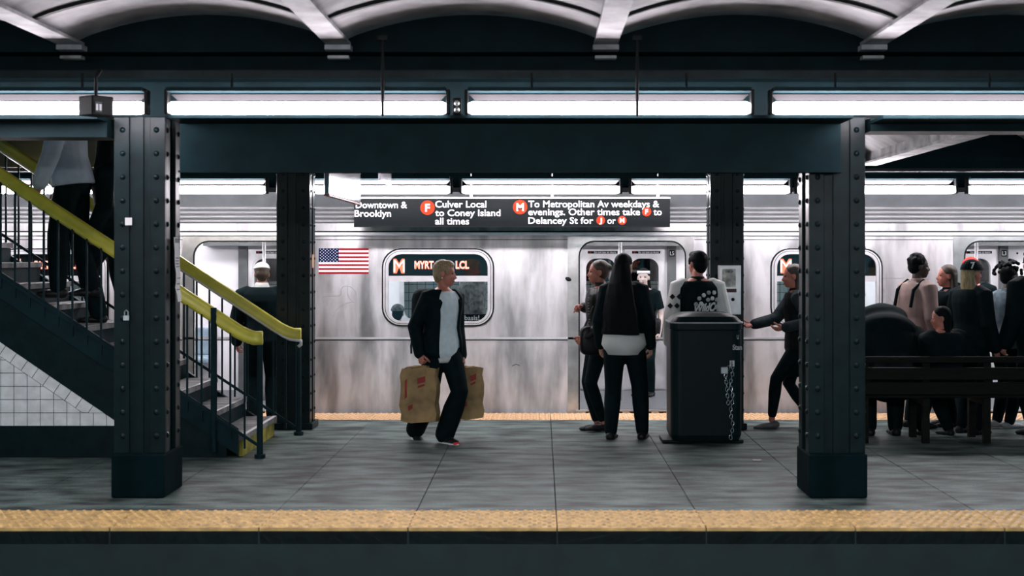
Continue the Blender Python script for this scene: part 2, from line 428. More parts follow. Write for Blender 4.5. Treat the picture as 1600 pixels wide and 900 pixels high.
# ------------------------------------------------------------------ columns
def column(name_label, x0, x1, y0, dep, top, foot, side, r=.021, base=True):
    """built-up steel column: core, corner angles, lips; rivets front and side"""
    w_ = x1 - x0; xc = (x0 + x1) / 2
    t = thing('steel_column', (xc, y0 + dep / 2, 0), name_label, 'column')
    hw, hd = w_ / 2, dep / 2
    z0 = foot
    MB().box(-hw + .03, hw - .03, -hd + .02, hd - .02, z0, top).build('core', STEEL, t)
    a = MB()
    for sx in (-1, 1):
        for sy in (-1, 1):
            xa, xb = sorted((sx * hw, sx * (hw - .105)))
            ya, yb = sorted((sy * hd, sy * (hd - .019)))
            a.box(xa, xb, ya, yb, z0, top)
            xa, xb = sorted((sx * hw, sx * (hw - .029)))
            ya, yb = sorted((sy * (hd - .0195), sy * (hd - .13)))
            a.box(xa, xb, ya, yb, z0, top)
    a.build('corner_angle', STEEL, t, bevel=.004)
    MB().box(-.025, .025, -hd + .002, -hd + .02, z0, top).build('centre_ridge', STEEL, t)
    rv = MB(); z = z0 + .12; k = 0
    while z < top - .03:
        for sx in (-1, 1):
            rv.dome((sx * (hw - .06), -hd, z), (0, -1, 0), r, r * .75, 8)
        for yy in (-hd + .06, hd - .06):
            rv.dome((-hw, yy, z + .0), (-1, 0, 0), r, r * .75, 8); rv.dome((hw, yy, z), (1, 0, 0), r, r * .75, 8)
        z += .162; k += 1
    tag(rv.build('rivets', STEEL, t, smooth=True), kind='stuff')
    if base:
        MB().box(-hw - .006, hw + .006, -hd - .05, hd + .05, 0.001, foot).build('base_block', SOOT, t, bevel=.012)
    else:
        MB().box(-hw - .03, hw + .03, -hd - .03, hd + .03, 0.001, foot).build('base_plate', STEEL, t, bevel=.008)
    return t
cNL = column('near steel column beside the staircase with a paper notice on its side', xat(178, 10.08), xat(258, 10.08), 10.08, .42, 2.615, .30, 1)
cNR = column('near steel column at right, in front of the bench', xat(1264, 10.08), xat(1352, 10.08), 10.08, .40, 2.615, .30, -1)
cFL = column('far steel column left of the stars and stripes flag decal', xat(432, 14.05), xat(484, 14.05), 14.05, .33, 2.495, .06, 1, .018, False)
cFR = column('far steel column carrying the steel help intercom', xat(1110, 14.05), xat(1162, 14.05), 14.05, .33, 2.495, .06, -1, .018, False)
# notices
n = thing('paper_notice', at(272, 421, 10.28), 'long curling white paper notice taped to the side of the near left column', 'notice')
X = xat(258, 10.08) + .022 - n.location.x
pm = MB(); rows_ = 9
for i in range(rows_):
    pass
ring = []
for i in range(rows_ + 1):
    z = .225 - .45 * i / rows_; c = .006 + .018 * abs(math.sin(i * .9)) * (i / rows_) + .012 * (i / rows_)
    ring.append([Vector((X + c, -.075, z)), Vector((X + c * .6, .075, z)), Vector((X + c * .6 + .002, .075, z)), Vector((X + c + .002, -.075, z))])
pm.rings(ring); pm.build('sheet', PAPER, n, smooth=False)
for i, z in enumerate((.19, .08, .06, .04, .02, -.06, -.1, -.14)):
    i2 = (0.225 - z) / .45 * rows_; c = .006 + .018 * abs(math.sin(i2 * .9)) * (i2 / rows_) + .012 * (i2 / rows_)
    MB().box(X + c + .003, X + c + .0045, -.06, .03 if i else .055, z - .004, z + .004 + (.025 if i == 0 else 0)).build('printed_line', INK, n)
tag(MB().box(-.024, .024, -.002, 0, -.026, .026).build('sticker', PAPER, loc=(xat(200.5, 10.07), 10.076, zat(346, 10.07))), 'small square white sticker on the front of the near left column', 'sticker')
t = thing('padlock', (xat(198, 10.07), 10.06, zat(494, 10.07)), 'small steel padlock hanging on the front of the near left column', 'padlock')
MB().box(-.02, .02, -.008, .008, -.03, .005).build('lock_body', SSP, t, bevel=.003)
MB().tube([(-.012, 0, .005), (-.012, 0, .03), (0, 0, .042), (.012, 0, .03), (.012, 0, .005)], .004).build('shackle', SSP, t)

# ------------------------------------------------------------------ lamps
def lamp(label, x0, x1, y, z, em, row, r=.042, drop=.13):
    t = thing('fluorescent_lamp', ((x0 + x1) / 2, y, z + .1), label, 'lamp', row)
    h = (x1 - x0) / 2
    MB().tube([(-h, 0, -.1), (-h + .025, 0, -.1), (h - .025, 0, -.1), (h, 0, -.1)], [r * .72, r, r, r * .72], 14).build('tube', em, t, smooth=True)
    # hood: back plate and top plate over the tube, sloping out
    MB().add([(-h + .04, .075, -.042), (h - .04, .075, -.042), (h, .055, -.004), (-h, .055, -.004), (-h + .04, .085, -.042), (h - .04, .085, -.042), (h, .065, .004), (-h, .065, .004)],
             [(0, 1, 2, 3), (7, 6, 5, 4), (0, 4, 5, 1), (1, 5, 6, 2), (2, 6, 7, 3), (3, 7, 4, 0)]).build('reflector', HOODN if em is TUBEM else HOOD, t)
    MB().box(-h, h, -.075, .064, .004, .03).build('housing', BLACKSTEEL, t)
    for s_ in (-1, 1):
        MB().box(s_ * (h + .013) - .012, s_ * (h + .013) + .012, -.03, .05, -.14, .02).build('lampholder', GASK, t, bevel=.006)
    for s_ in (-.55, .55):
        MB().tube([(s_ * h, .02, .03), (s_ * h, .02, drop)], .008, 6).build('bracket', GASK, t)
    return t
ZN, DN, ZF, DF = 2.627, 9.6, zat(296.5, 14.5), 14.5
near_row = [(-213, 226, 'at the far left above the near column'), (264, 697, 'second from left, over the staircase column'), (732, 1172, 'middle one above the signs'), (1207, 1647, 'rightmost in view above the near right column')]
for a, b_, s_ in near_row:
    lamp('long glowing fluorescent lamp of the near row, ' + s_, xat(a, DN), xat(b_, DN), DN, ZN, TUBEM, 'near row of fluorescent lamps')
far_row = [(-361, -115), (-96, 150), (172, 415), (457, 703), (722, 968), (987, 1233), (1246, 1492), (1513, 1759), (1778, 2024)]  # first and last lamps are out of view, added to even the light
far_say = ['added out of view past the left edge', 'first from left behind the stair railing', 'above the staircase foot', 'above the left end of the route sign', 'above the middle of the route sign', 'above the right end of the route sign', 'just right of the near right column', 'rightmost in view', 'added out of view past the right edge']
for (a, b_), s_ in zip(far_row, far_say):
    lamp('glowing fluorescent lamp of the far row, ' + s_, xat(a, DF), xat(b_, DF), DF, ZF, TUBEF, 'far row of fluorescent lamps', .039, 2.499 - ZF - .1)
# unseen row of trough lamps, added over the opposite platform to light camera-facing sides
for k, s_ in enumerate(('first', 'second', 'third', 'fourth', 'fifth')):
    x = -4.14 + 2.07 * k
    t = lamp('added trough fill lamp over the edge of the opposite platform, %s from left' % s_, x - .915, x + .915, 3.9, 2.63, TUBEO, 'added fill lamps of the opposite platform')
    MB().box(-.93, .93, .1, .11, -.10, .03).box(-.93, .93, -.11, -.10, -.10, .03).build('skirt', BLACKSTEEL, t)  # skirts added to stop the lamp's upward light reaching the vault
MB().box(XL, XR, 3.0, 3.2, 2.9, 3.6).build('opposite_girder', BLACKSTEEL, ceil, loc=(0, 0, -3))
MB().box(XL, XR, 3.2, 4.3, 2.862, 2.92).build('added_lamp_tray', BLACKSTEEL, ceil, loc=(0, 0, -3))
tag(MB().box(XL, XR, 14.26, 14.29, zat(268, 14.26), zat(263, 14.26)).build('trim_8', HOOD), kind='structure')
# hanger rods in front of the near lamps
for u in (599, 995):
    x = xat(u, 9.5)
    tag(MB().tube([(x, 9.46, 3.05), (x, 9.46, 2.56)], .011, 8).box(x - .03, x + .03, 9.44, 9.48, 3.05, 3.08).build('hanger_rod', GASK),
        'thin black hanger rod crossing in front of the near lamps, %s one' % ('left' if u < 700 else 'right'), 'rod')
# loudspeaker box at left
t = thing('speaker_box', (xat(150, 9.35), 9.35, 2.60), 'small black box speaker on a bracket in front of the far left near lamp', 'speaker')
Mr = Matrix.Rotation(math.radians(-38), 4, 'Z')
MB().box(-.075, .075, -.08, .08, -.05, .075, Mr).build('box', GASK, t, bevel=.008)
MB().tube([(0, 0, .07), (0, 0, .2), (.0, .1, .26)], .012).build('bracket', GASK, t)
MB().box(.0755, .078, -.06, -.01, -.03, .035, Mr).build('marking', mat('speaker_grille', (.03, .04, .04), .5), t)
MB().box(.0785, .08, -.055, -.04, -.02, .02, Mr).box(.0785, .08, -.03, -.015, -.02, .02, Mr).build('white_mark', WHITE, t)
# twin lamp sockets between two near lamps
t = thing('lamp_socket', (xat(714, 9.55), 9.55, 2.63), 'black lamp socket with two shiny pins between two near lamps', 'socket')
MB().box(-.03, .03, 0, .05, -.05, .06).build('socket_body', GASK, t, bevel=.01)
for z in (.024, -.02): MB().ell((0, -.004, z), (.017, .012, .019)).build('pin', SSP, t, smooth=True)

# ------------------------------------------------------------------ route sign
DS = 15.2
t = thing('route_sign', (0, DS, zat(332, DS)), 'long black hanging route sign with white lettering and orange bullets', 'sign')
zc = t.location.z
def sx(u): return xat(u, DS)
def sz(v): return zat(v, DS) - zc
MB().box(sx(553), sx(1047), 0, .05, sz(355), sz(310)).build('sign_panel', SIGNBLK, t)
MB().box(sx(553), sx(1047), -.004, .054, sz(310.2), sz(308.2)).build('top_edge', SSP, t)
MB().box(sx(553) - .001, sx(1047), -.004, -.0005, sz(355), sz(353.5)).build('bottom_edge', GASK, t)
MB().box(sx(800) - .0015, sx(800) + .0015, -.002, -.0004, sz(353), sz(311)).build('panel_joint', GASK, t)
cap = 10.2 * DS / F
Ms = Matrix.Translation((0, -.0018, 0))
text_mesh([('Downtown &', sx(556), sx(636), sz(325), cap), ('Brooklyn', sx(554), sx(611), sz(338.4), cap),
           ('Culver Local', sx(680), sx(760), sz(324), cap), ('to Coney Island', sx(680), sx(782), sz(337.5), cap), ('all times', sx(680), sx(733), sz(350.5), cap),
           ('To Metropolitan Av weekdays &', sx(825.5), sx(1030), sz(323.7), cap), ('evenings. Other times take', sx(825.5), sx(1000), sz(336), cap),
           ('to', sx(1021), sx(1034), sz(336), cap), ('Delancey St for', sx(825.5), sx(927), sz(349.5), cap), ('or', sx(949), sx(962), sz(349.5), cap)],
          'lettering', WHITE, t, bold=.014, M=Ms)
for u, v, r, ch in ((668, 324.5, 11.2, 'F'), (812.7, 323.5, 11.2, 'M'), (1010.3, 330.8, 7, 'F'), (938.5, 344.3, 6.8, 'J'), (972, 344.3, 6.8, 'M')):
    rr = r * DS / F
    bl = disc(MB(), sx(u), -.0006, sz(v), rr).build('route_bullet', ORANGE, t)
    hw = rr * (.52 if ch == 'M' else .34)
    text_mesh([(ch, sx(u) - hw, sx(u) + hw, sz(v) - rr * .52, rr * 1.05)], 'route_letter', WHITE, bl, bold=.03, M=Matrix.Translation((0, -.0032, 0)))
for u in (736, 863, 1028):
    MB().tube([(sx(u), .025, sz(309)), (sx(u), .025, 3.199 - zc)], .007, 6).box(sx(u) - .012, sx(u) + .012, .005, .045, sz(308.5), sz(301)).build('hanger', SSP if u != 1028 else CHAINM, t)
# two sheets hung square to the platform left of the sign
ACR = mat('shiny_sign_side', (.32, .32, .34), .22, .85, var=.12, scale=4)
xs_ = xat(510, 11.74)
t = thing('hanging_panel', (xs_, 12.75, 2.3), 'shiny grey panel hanging square to the platform, left of the route sign', 'sign')
MB().box(-.02, .02, -1.0, 1.05, -.145, .22).build('panel', ACR, t, bevel=.006)
MB().box(-.022, .022, -1.0, 1.05, -.156, -.1455).build('lower_edge', mat('dull_red_edge', (.3, .05, .04), .5), t)
for y in (-.7, .7): MB().tube([(0, y, .22), (0, y, .645)], .008, 6).build('hanger', GASK, t)
t = thing('hanging_panel', (xat(592, 12.9), 13.4, 2.33), 'small shiny bracket panel hanging above the word Downtown', 'sign')
MB().box(-.012, .012, -.45, .45, -.0, .16).build('panel', ACR, t)
for y in (-.2, .2): MB().tube([(0, y, .16), (0, y, .6)], .008, 6).build('hanger', GASK, t)

# ------------------------------------------------------------------ the train
DT = 15.65
K = DT / F
def tx(u): return xat(u, DT)
def tz(v): return zat(v, DT)
car = thing('subway_car', (0, DT, 0), 'stainless steel subway car standing at the far platform edge with open doors', 'train')
def cbuild(mb, name, m, parent=car, smooth=False, bevel=0):
    mb.v = [(x, y - DT, z) for x, y, z in mb.v]
    return mb.build(name, m, parent, smooth, bevel)
PER = 4.114
DOORS = [.977 - PER, .977, .977 + PER]
WINS = [-1.097 - PER, -1.097, 3.05]
ZT = tz(368)
hole = [rrect(d - .585, d + .585, .035, tz(375), .17) for d in DOORS] + [rrect(x - .6, x + .6, tz(510), tz(388), .2) for x in WINS]
for d in DOORS:
    for i, h in enumerate(hole[:3]): pass
hole = [rrect(d - .585, d + .585, .02, tz(375), .17, bottom=False) for d in DOORS] + hole[3:]
o = flat_curve([[(XL, -.04), (XR, -.04), (XR, ZT), (XL, ZT)]] + hole, 0, .05, 'body_side', SS, car)
MB().box(XL, XR, -.006, 0, tz(530.2), tz(526.8)).build('belt_moulding', SSC, car)
MB().box(XL, XR, -.003, 0, tz(532), tz(530.4)).build('belt_seam', GASK, car)
MB().box(XL, XR, -.002, 0, tz(375), tz(374)).build('seam', GASK, car)
MB().box(XL, XR, -.03, .05, ZT, tz(363)).build('rain_gutter', SSC, car)
MB().box(XL, XR, -.02, .05, tz(363) + .0005, tz(361)).build('gutter_shadow_strip', GASK, car)  # solid black strip stands in for the shade along the rain gutter
MB().box(XL, XR, .0, .05, tz(360.9), tz(349)).build('upper_band', SS, car)
ribs = MB(); z = tz(348)
k = 0
while k < 7:
    y = .012 + k * .012
    ribs.profile([(y + .03, z), (y, z + .006), (y - .004, z + .016), (y, z + .027), (y + .03, z + .033)], XL, XR)
    z += .047; k += 1
ribs.build('corrugated_ribs', SSC, car)
MB().add([], []).profile([(.05, tz(349)), (.05, z), (.3, z + .06), (1.3, z + .09), (2.3, z + .06), (2.6, z), (2.65, z - .1), (2.65, z - .12), (2.3, z - .02), (1.3, z), (.3, z - .03), (.08, z - .06), (.08, tz(349))], XL, XR).build('roof', mat('car_roof_back', (.05, .055, .06), .5, .5), car)
MB().box(XL, XR, .02, 2.7, -.9, -.06).build('underframe', BLACKSTEEL, car)
MB().box(XL, XR, .06, 2.64, -.058, -.002).build('car_floor', CARFLOOR, car)
for d in DOORS:
    fr = flat_curve([rrect(d - .69, d + .66, -.03, tz(369.5), .02, bottom=False), rrect(d - .57, d + .57, .021, tz(377), .16, bottom=False)], -.006, .075, 'door_surround', SSB, car)
    sl = MB().box(d - .60, d + .60, -.05, .06, -.03, .019).build('sill', SSP, car)
    cl = MB()
    for q in range(7): cl.box(d - .5 + q * .155, d - .42 + q * .155, -.052, -.049, -.008, .008)
    cl.build('sill_slots', GASK, sl)
    # thin black edging that follows the opening
    flat_curve([rrect(d - .575, d + .575, .021, tz(376), .165, bottom=False), rrect(d - .56, d + .56, .021, tz(378.2), .155, bottom=False)], -.009, .004, 'door_edging', GASK, fr)
for x in WINS:
    g = flat_curve([rrect(x - .6, x + .6, tz(510), tz(388), .2), rrect(x - .585, x + .585, tz(508), tz(390), .19)], -.012, .03, 'window_gasket', GASK, car)
    f = flat_curve([rrect(x - .584, x + .584, tz(507.8), tz(390.2), .19), rrect(x - .53, x + .53, tz(502), tz(397), .14)], -.016, .045, 'window_frame', ALU, car)
    flat_curve([rrect(x - .566, x + .566, tz(506), tz(392), .172), rrect(x - .560, x + .560, tz(505.4), tz(392.6), .168)], -.0175, .004, 'frame_groove', GASK, f)
    MB().box(x - .529, x + .529, -.01, .025, tz(440), tz(431)).build('transom_bar', ALU, f)
    flat_curve([rrect(x - .528, x + .528, tz(501.8), tz(397.2), .14)], .01, .004, 'window_glass', GLASS, f)
# the lit destination sign inside the upper sash
for x, s_ in ((-1.097, 1), (3.05, 1), (-1.097 - PER, 1)):
    sg = MB().box(x - .54, x + .54, .06, .14, tz(432), tz(396)).build('destination_sign', SIGNBLK, car)
    if s_:
        dx = x + 1.097
        for nm, m_, off, bo in (('red_letters', LED, .0, .06), ('letter_cores', LEDW, -.0015, .0)):
            text_mesh([('M', tx(614) + dx, tx(631.5) + dx, tz(425.5), .137), ('MYRT', tx(647) + dx, tx(677) + dx, tz(419.5), .078), ('LCL', tx(711.5) + dx, tx(732.5) + dx, tz(419.5), .078)],
                      nm, m_, sg, bold=bo, M=Matrix.Translation((0, .057 + off, 0)))
# far side of the car: wall with doors and windows
YF = 18.2 - DT
KF = 18.2 / F
fh = []
for d in DOORS:
    e = d + .045
    fh += [rrect(e - .46, e - .09, .885, 1.635, .12), rrect(e + .09, e + .44, .885, 1.635, .12)]
for x in WINS: fh.append(rrect(x - .62, x + .62, .86, 1.7, .12))
flat_curve([[(XL, 0), (XR, 0), (XR, 2.12), (XL, 2.12)]] + fh, YF, .05, 'far_side_wall', WHITEP, car)
for d in DOORS:
    e = d + .045
    for q, (a, c) in enumerate(((e - .46, e - .09), (e + .09, e + .44))):
        dl = flat_curve([rrect(a - .075, c + .075, .02, 1.755, .01), rrect(a - .005, c + .005, .88, 1.64, .12)], YF - .02, .018, 'far_door_leaf', mat('door_leaf_steel', (.66, .66, .67), .35, .55, var=.25, scale=4), car)
        flat_curve([rrect(a - .03, c + .03, .855, 1.665, .14), rrect(a, c, .885, 1.635, .12)], YF - .034, .03, 'leaf_window_frame', ALU, dl)
        flat_curve([rrect(a, c, .885, 1.635, .12)], YF + .01, .004, 'leaf_glass', GLASS, dl)
        st = MB().box(a + .02, c + .02, YF - .024, YF - .0205, 1.695, 1.728).build('door_sticker', SIGNBLK, dl)
        text_mesh([('Do not lean on doors', a + .1, c - .0, 1.702, .02)], 'sticker_text', WHITE, dl, M=Matrix.Translation((0, YF - .0255, 0)))
        MB().box(a + .04, a + .06, YF - .0265, YF - .0245, 1.70, 1.722).build('sticker_mark', REDM, dl)
    for s_ in (-1, 1):
        MB().box(e + s_ * .60 - .055, e + s_ * .60 + .055, YF - .05, YF - .002, 0.0, 1.95).build('door_post', GREYP, car)
    lab = 'L5' if abs(d - .977) < .1 else ('L3' if d > 2 else 'L7')
    pl = MB().box(e + .57, e + .635, YF - .054, YF - .051, 1.66, 1.74).build('number_plate', SIGNBLK, car)
    text_mesh([(lab, e + .578, e + .627, 1.675, .05)], 'plate_number', WHITE, pl, M=Matrix.Translation((0, YF - .0555, 0)))
    MB().box(d - 1.0, d + 1.0, YF - .25, YF - .0, 1.79, 1.835).build('light_cove', GREYP, car)
    adv = MB().add([(d - 1.2, YF - .04, 1.84), (d + 1.2, YF - .04, 1.84), (d + 1.2, YF - .35, 2.03), (d - 1.2, YF - .35, 2.03)], [(0, 1, 2, 3)]).build('cove_panel', WHITEP, car)
    MB().tube([(d - .06, 1.28, 0), (d - .06, 1.28, 2.05)], .019, 10).build('grab_pole', SSP, car, smooth=True)
    dt = MB()
    for k in range(1):
        dt.ell((e + .78, YF - .004, 1.70), (.014, .006, .014), seg=8, n=5)
    dt.build('lock_hole', GASK, car)
for x in WINS:
    fw = flat_curve([rrect(x - .66, x + .66, .82, 1.74, .14), rrect(x - .6, x + .6, .88, 1.68, .11)], YF - .02, .03, 'far_window_frame', ALU, car)
    flat_curve([rrect(x - .6, x + .6, .88, 1.68, .11)], YF + .02, .004, 'far_window_glass', GLASS, fw)
    # bench seats on both sides
    for y0, y1 in ((YF - .5, YF - .03), (.12, .55)):
        MB().box(x - 1.2, x + 1.2, y0, y1, .36, .44).build('seat', SEATB, car, bevel=.03)
    MB().box(x - 1.2, x + 1.2, YF - .06, YF - .021, .44, .78).build('seat_back', SEATB, car, bevel=.02)
    # grab rails at both ends of the seats
    for s_ in (-1, 1):
        xx = x + s_ * 1.28
        MB().tube([(xx, .5, .3), (xx, .5, 1.2), (xx, .45, 1.42), (xx, .3, 1.55), (xx, .12, 1.58)], .016, 8).build('grab_rail', SSP, car, smooth=True)
        MB().box(xx - .012, xx + .012, .1, .5, .3, .95).build('seat_end_panel', WHITEP, car)
MB().box(XL, XR, .055, 2.6, 2.12, 2.14).build('car_ceiling', WHITEP, car)
for y in (.65, 1.95):
    MB().box(XL, XR, y - .07, y + .07, 2.085, 2.115).build('ceiling_lamp', LAMPC, car)
# partitions beside the doors seen through the openings
for d in DOORS:
    MB().box(d + .645, d + .67, .06, .45, 0.0, 1.8).build('windscreen_panel', WHITEP, car)
    MB().box(d - .72, d - .70, .06, .45, 0.0, 1.8).build('windscreen_panel', WHITEP, car)
# advert on the far wall, seen through the right hand window
adp = MB().box(tx(1351), 3.66, 1.0, 1.004, 1.0, 1.5).build('advert_board', WHITEP, car)
da = DT + 1.0
MB().box(3.30, 3.68, 1.0, 1.35, .0, .99).build('advert_stand', WHITEP, car)
text_mesh([('fresh d', 3.31, 3.62, 1.40, .06), ('BETTER MA', 3.30, 3.63, 1.30, .035), ('YOUR GROC', 3.30, 3.63, 1.25, .035), ('+  +', 3.38, 3.56, 1.16, .04), ('50% off', 3.33, 3.6, 1.06, .055)], 'advert_text', INK, adp, M=Matrix.Translation((0, .997, 0)))
# small advert behind the walking woman
adp = MB().box(tx(712), tx(768), .16, .165, tz(505) - .03, tz(492)).build('advert_board', SIGNBLK, car)
text_mesh([('y basis!', tx(716), tx(748), tz(501), .05)], 'advert_text', WHITE, adp, M=Matrix.Translation((0, .157, 0)))
# flag decal
fl = MB()
fx0, fx1, fz0, fz1 = tx(498), tx(576), tz(428), tz(388)
for i in range(13):
    fl.cur = 0 if i % 2 == 0 else 1
    za, zb = fz1 - (fz1 - fz0) * i / 13, fz1 - (fz1 - fz0) * (i + 1) / 13
    fl.add([(fx0, -.003, zb), (fx1, -.003, zb), (fx1, -.003, za), (fx0, -.003, za)], [(0, 1, 2, 3)])
cx1, cz0 = fx0 + (fx1 - fx0) * .4, fz1 - (fz1 - fz0) * 7 / 13
fl.cur = 2; fl.add([(fx0, -.004, cz0), (cx1, -.004, cz0), (cx1, -.004, fz1), (fx0, -.004, fz1)], [(0, 1, 2, 3)])
fl.cur = 1
for r in range(9):
    for c in range(6 if r % 2 == 0 else 5):
        x = fx0 + (cx1 - fx0) * ((c + .5 + (.5 if r % 2 else 0)) / 6); z = fz1 - (fz1 - cz0) * (r + .6) / 9.2
        vs = [(x + (.0075 if q % 2 == 0 else .003) * math.sin(q * PI / 5), -.005, z + (.0075 if q % 2 == 0 else .003) * math.cos(q * PI / 5)) for q in range(10)]
        fl.add(vs + [(x, -.005, z)], [(q, (q + 1) % 10, 10) for q in range(10)])
fl.build('flag_decal', [REDM, WHITE, BLUE], car)
# ghost of scrubbed tags, faint
SCR = mat('faint_scrubbed_paint', (.50, .50, .51), .45, .8)
for u, v, s_ in ((530, 470, .16), (1412, 445, .22)):
    pts = [(tx(u) + s_ * (.9 * math.cos(q * .7) + .25 * math.cos(q * 2.3)), -.0012, tz(v) + s_ * (.8 * math.sin(q * .7 + .4) + .3 * math.sin(q * 1.9))) for q in [k * .12 for k in range(90)]]
    MB().tube(pts, .004, 5).build('scrubbed_tag', SCR, car)
MB().tube([(tx(800), -.001, tz(572)), (tx(806), -.001, tz(569)), (tx(812), -.001, tz(571))], .003, 5).build('scratch', GASK, car)
MB().ell((tx(888), -.012, tz(436)), (.035, .012, .022), Matrix.Rotation(.4, 3, 'Y')).build('door_guide_lug', GASK, car, smooth=True)

# ------------------------------------------------------------------ staircase
YA, YB = 12.08, 13.6
SL = .657
RUN, RISE = .271, .178
X0 = -2.47
stair = thing('staircase', (X0, (YA + YB) / 2, 0), 'concrete staircase with yellow handrails and a tiled side, climbing to the left', 'staircase')
def sb(mb, name, m, parent=stair, smooth=False, bevel=0):
    mb.v = [(x - X0, y - (YA + YB) / 2, z) for x, y, z in mb.v]
    return mb.build(name, m, parent, smooth, bevel)
NS = 15
for k in range(NS):
    x = X0 - RUN * k; z = RISE * (k + 1)
    sb(MB().box(x - RUN - .01, x + .02, YA + .06, YB - .02, z - .045, z), 'tread', TREAD, bevel=.004)
    sb(MB().box(x - .03, x, YA + .06, YB - .02, z - RISE + .001, z - .046), 'riser', STEPY if k == 0 else BLACKSTEEL)
    if k: sb(MB().box(x + .003, x + .021, YA + .06, YB - .02, z + .0005, z + .004), 'nosing', SSP)
    else: sb(MB().box(x - .01, x + .021, YA + .06, YB - .02, z + .0005, z + .004), 'nosing', PAPER)
def line(x, off): return off + (X0 - x) * SL        # height of a line parallel to the flight
xa = -8.0
# near side wall below the flight
sb(MB().prism([(X0 - .12, .001), (X0 - .12, line(X0 - .12, .10)), (-6.8, line(-6.8, .10)), (-6.8, .001)], YA + .0, YA + .055), 'side_wall', STEEL)
sb(MB().prism([(X0 - .02, line(X0, .02)), (X0 - .02, line(X0, .24)), (-6.8, line(-6.8, .24)), (-6.8, line(-6.8, .02))], YA - .02, YA - .001), 'stringer', BLACKSTEEL)
sb(MB().prism([(X0 - .15, .001), (X0 - .15, line(X0 - .15, .06)), (-6.8, line(-6.8, .06)), (-6.8, .001)], YB - .019, YB + .04), 'far_stringer', STEEL)
# white tiles in a triangle on the near side
def clip(poly, a, b, c):
    out = []
    for i in range(len(poly)):
        p, q = poly[i], poly[(i + 1) % len(poly)]
        fp, fq = a * p[0] + b * p[1] - c, a * q[0] + b * q[1] - c
        if fp <= 0: out.append(p)
        if fp * fq < 0:
            t = fp / (fp - fq); out.append((p[0] + (q[0] - p[0]) * t, p[1] + (q[1] - p[1]) * t))
    return out
P_ = .109
tb0 = zat(665.5, YA)
xe, ze = xat(180, YA), zat(657, YA)
S2 = .685; nl = math.hypot(1, S2)
def shrink(poly, g=.0026):
    cx = sum(p[0] for p in poly) / len(poly); cz = sum(p[1] for p in poly) / len(poly)
    out = []
    for x, z in poly:
        d = math.hypot(x - cx, z - cz)
        out.append((x - (x - cx) / d * g * 1.4, z - (z - cz) / d * g * 1.4))
    return out
yt0, yt1 = YA - .008, YA - .0005
def addtile(poly):
    poly = clip(poly, 1, 0, xe)                      # cut at the column side end
    poly = clip(poly, 0, -1, -tb0)
    if len(poly) < 3: return
    ar = abs(sum(poly[i][0] * poly[(i + 1) % len(poly)][1] - poly[(i + 1) % len(poly)][0] * poly[i][1] for i in range(len(poly)))) / 2
    if ar < .00012: return
    jig = random.uniform(0, .0012)
    sb(MB().prism(shrink(poly), yt0 - jig, yt1), 'tile', TILE)
topz = lambda x: ze + (xe - x) * S2
bw = .098                                            # width of the sloping course
k = 0
while xe - P_ * k > -6.2:
    x1 = xe - P_ * k + .04; x0 = x1 - P_
    for r in range(22):
        z0 = tb0 + P_ * r
        poly = [(x0, z0), (x1, z0), (x1, z0 + P_), (x0, z0 + P_)]
        off = bw if r >= 1 else 0
        if r == 0 and x0 < xe - .35: off = bw
        poly = clip(poly, S2, 1, ze + xe * S2 - off * nl)
        if len(poly) >= 3: addtile(poly)
    k += 1
dx, dz = -1 / nl, S2 / nl
for k in range(-1, 26):
    a = (xe + dx * P_ * k, ze + dz * P_ * k); bq = (a[0] + dx * P_, a[1] + dz * P_)
    nx, nz = -S2 / nl, -1 / nl
    poly = [a, bq, (bq[0] + nx * bw, bq[1] + nz * bw), (a[0] + nx * bw, a[1] + nz * bw)]
    poly = clip(poly, 0, -1, -(tb0 + P_))
    if len(poly) >= 3: addtile(poly)
# handrails: a moulded bar swept along the slope with a level end
def sweep(path, sec):
    mb = MB(); rs = []
    for i, p in enumerate(path):
        p = Vector(p); t_ = (Vector(path[min(i + 1, len(path) - 1)]) - Vector(path[max(i - 1, 0)])).normalized()
        nrm = Vector((-t_.z, 0, t_.x))
        if nrm.z < 0: nrm = -nrm
        rs.append([p + Vector((0, sy, 0)) + nrm * sn for sy, sn in sec])
    return mb.rings(rs)
sec = []
for cz_, r_, a0, a1 in ((.028, .03, -30, 210), (-.026, .034, 150, 390)):
    for q in range(9):
        a = math.radians(a0 + (a1 - a0) * q / 8); sec.append((r_ * 1.15 * math.cos(a), cz_ + r_ * math.sin(a)))
def rail_path(xend, zend, y):
    pts = [(xend, y, zend), (xend - .07, y, zend), (xend - .13, y, zend + .02)]
    xb, zb = xend - .2, zend + .055
    pts.append((xb, y, zb)); pts.append((-6.9, y, zb + (xb + 6.9) * SL))
    return pts
zA, zB_ = zat(528, YA), zat(522, YB)
xA, xB = xat(410, YA), xat(470, YB)
sb(sweep(rail_path(xA, zA, YA - .0), sec), 'handrail', RAIL, smooth=True)
sb(sweep(rail_path(xB, zB_, YB), sec), 'handrail', RAIL, smooth=True)
pa = [(p[0], p[1] - .02, p[2] - .085) for p in rail_path(xB + .03, zB_ + .02, YB)[2:]]
pe = rail_path(xB, zB_, YB)[0]
sb(MB().tube([(pe[0] - .02, YB - .02, pe[2] - .115), (pe[0] + .005, YB - .02, pe[2] - .095), (pe[0] + .005, YB - .02, pe[2] - .062), (pe[0] - .03, YB - .02, pe[2] - .055)] + pa, .016, 8), 'lower_rail', mat('white_pipe', (.7, .68, .69), .3), smooth=True)
for xp, y, zt in ((xA - .015, YA - .03, zA - .055), (xB - .02, YB + .0, zB_ - .06)):
    sb(MB().tube([(xp, y, .001), (xp, y, .03), (xp, y, .031), (xp, y, zt)], [.045, .045, .026, .024], 10), 'newel_post', BLACKSTEEL)
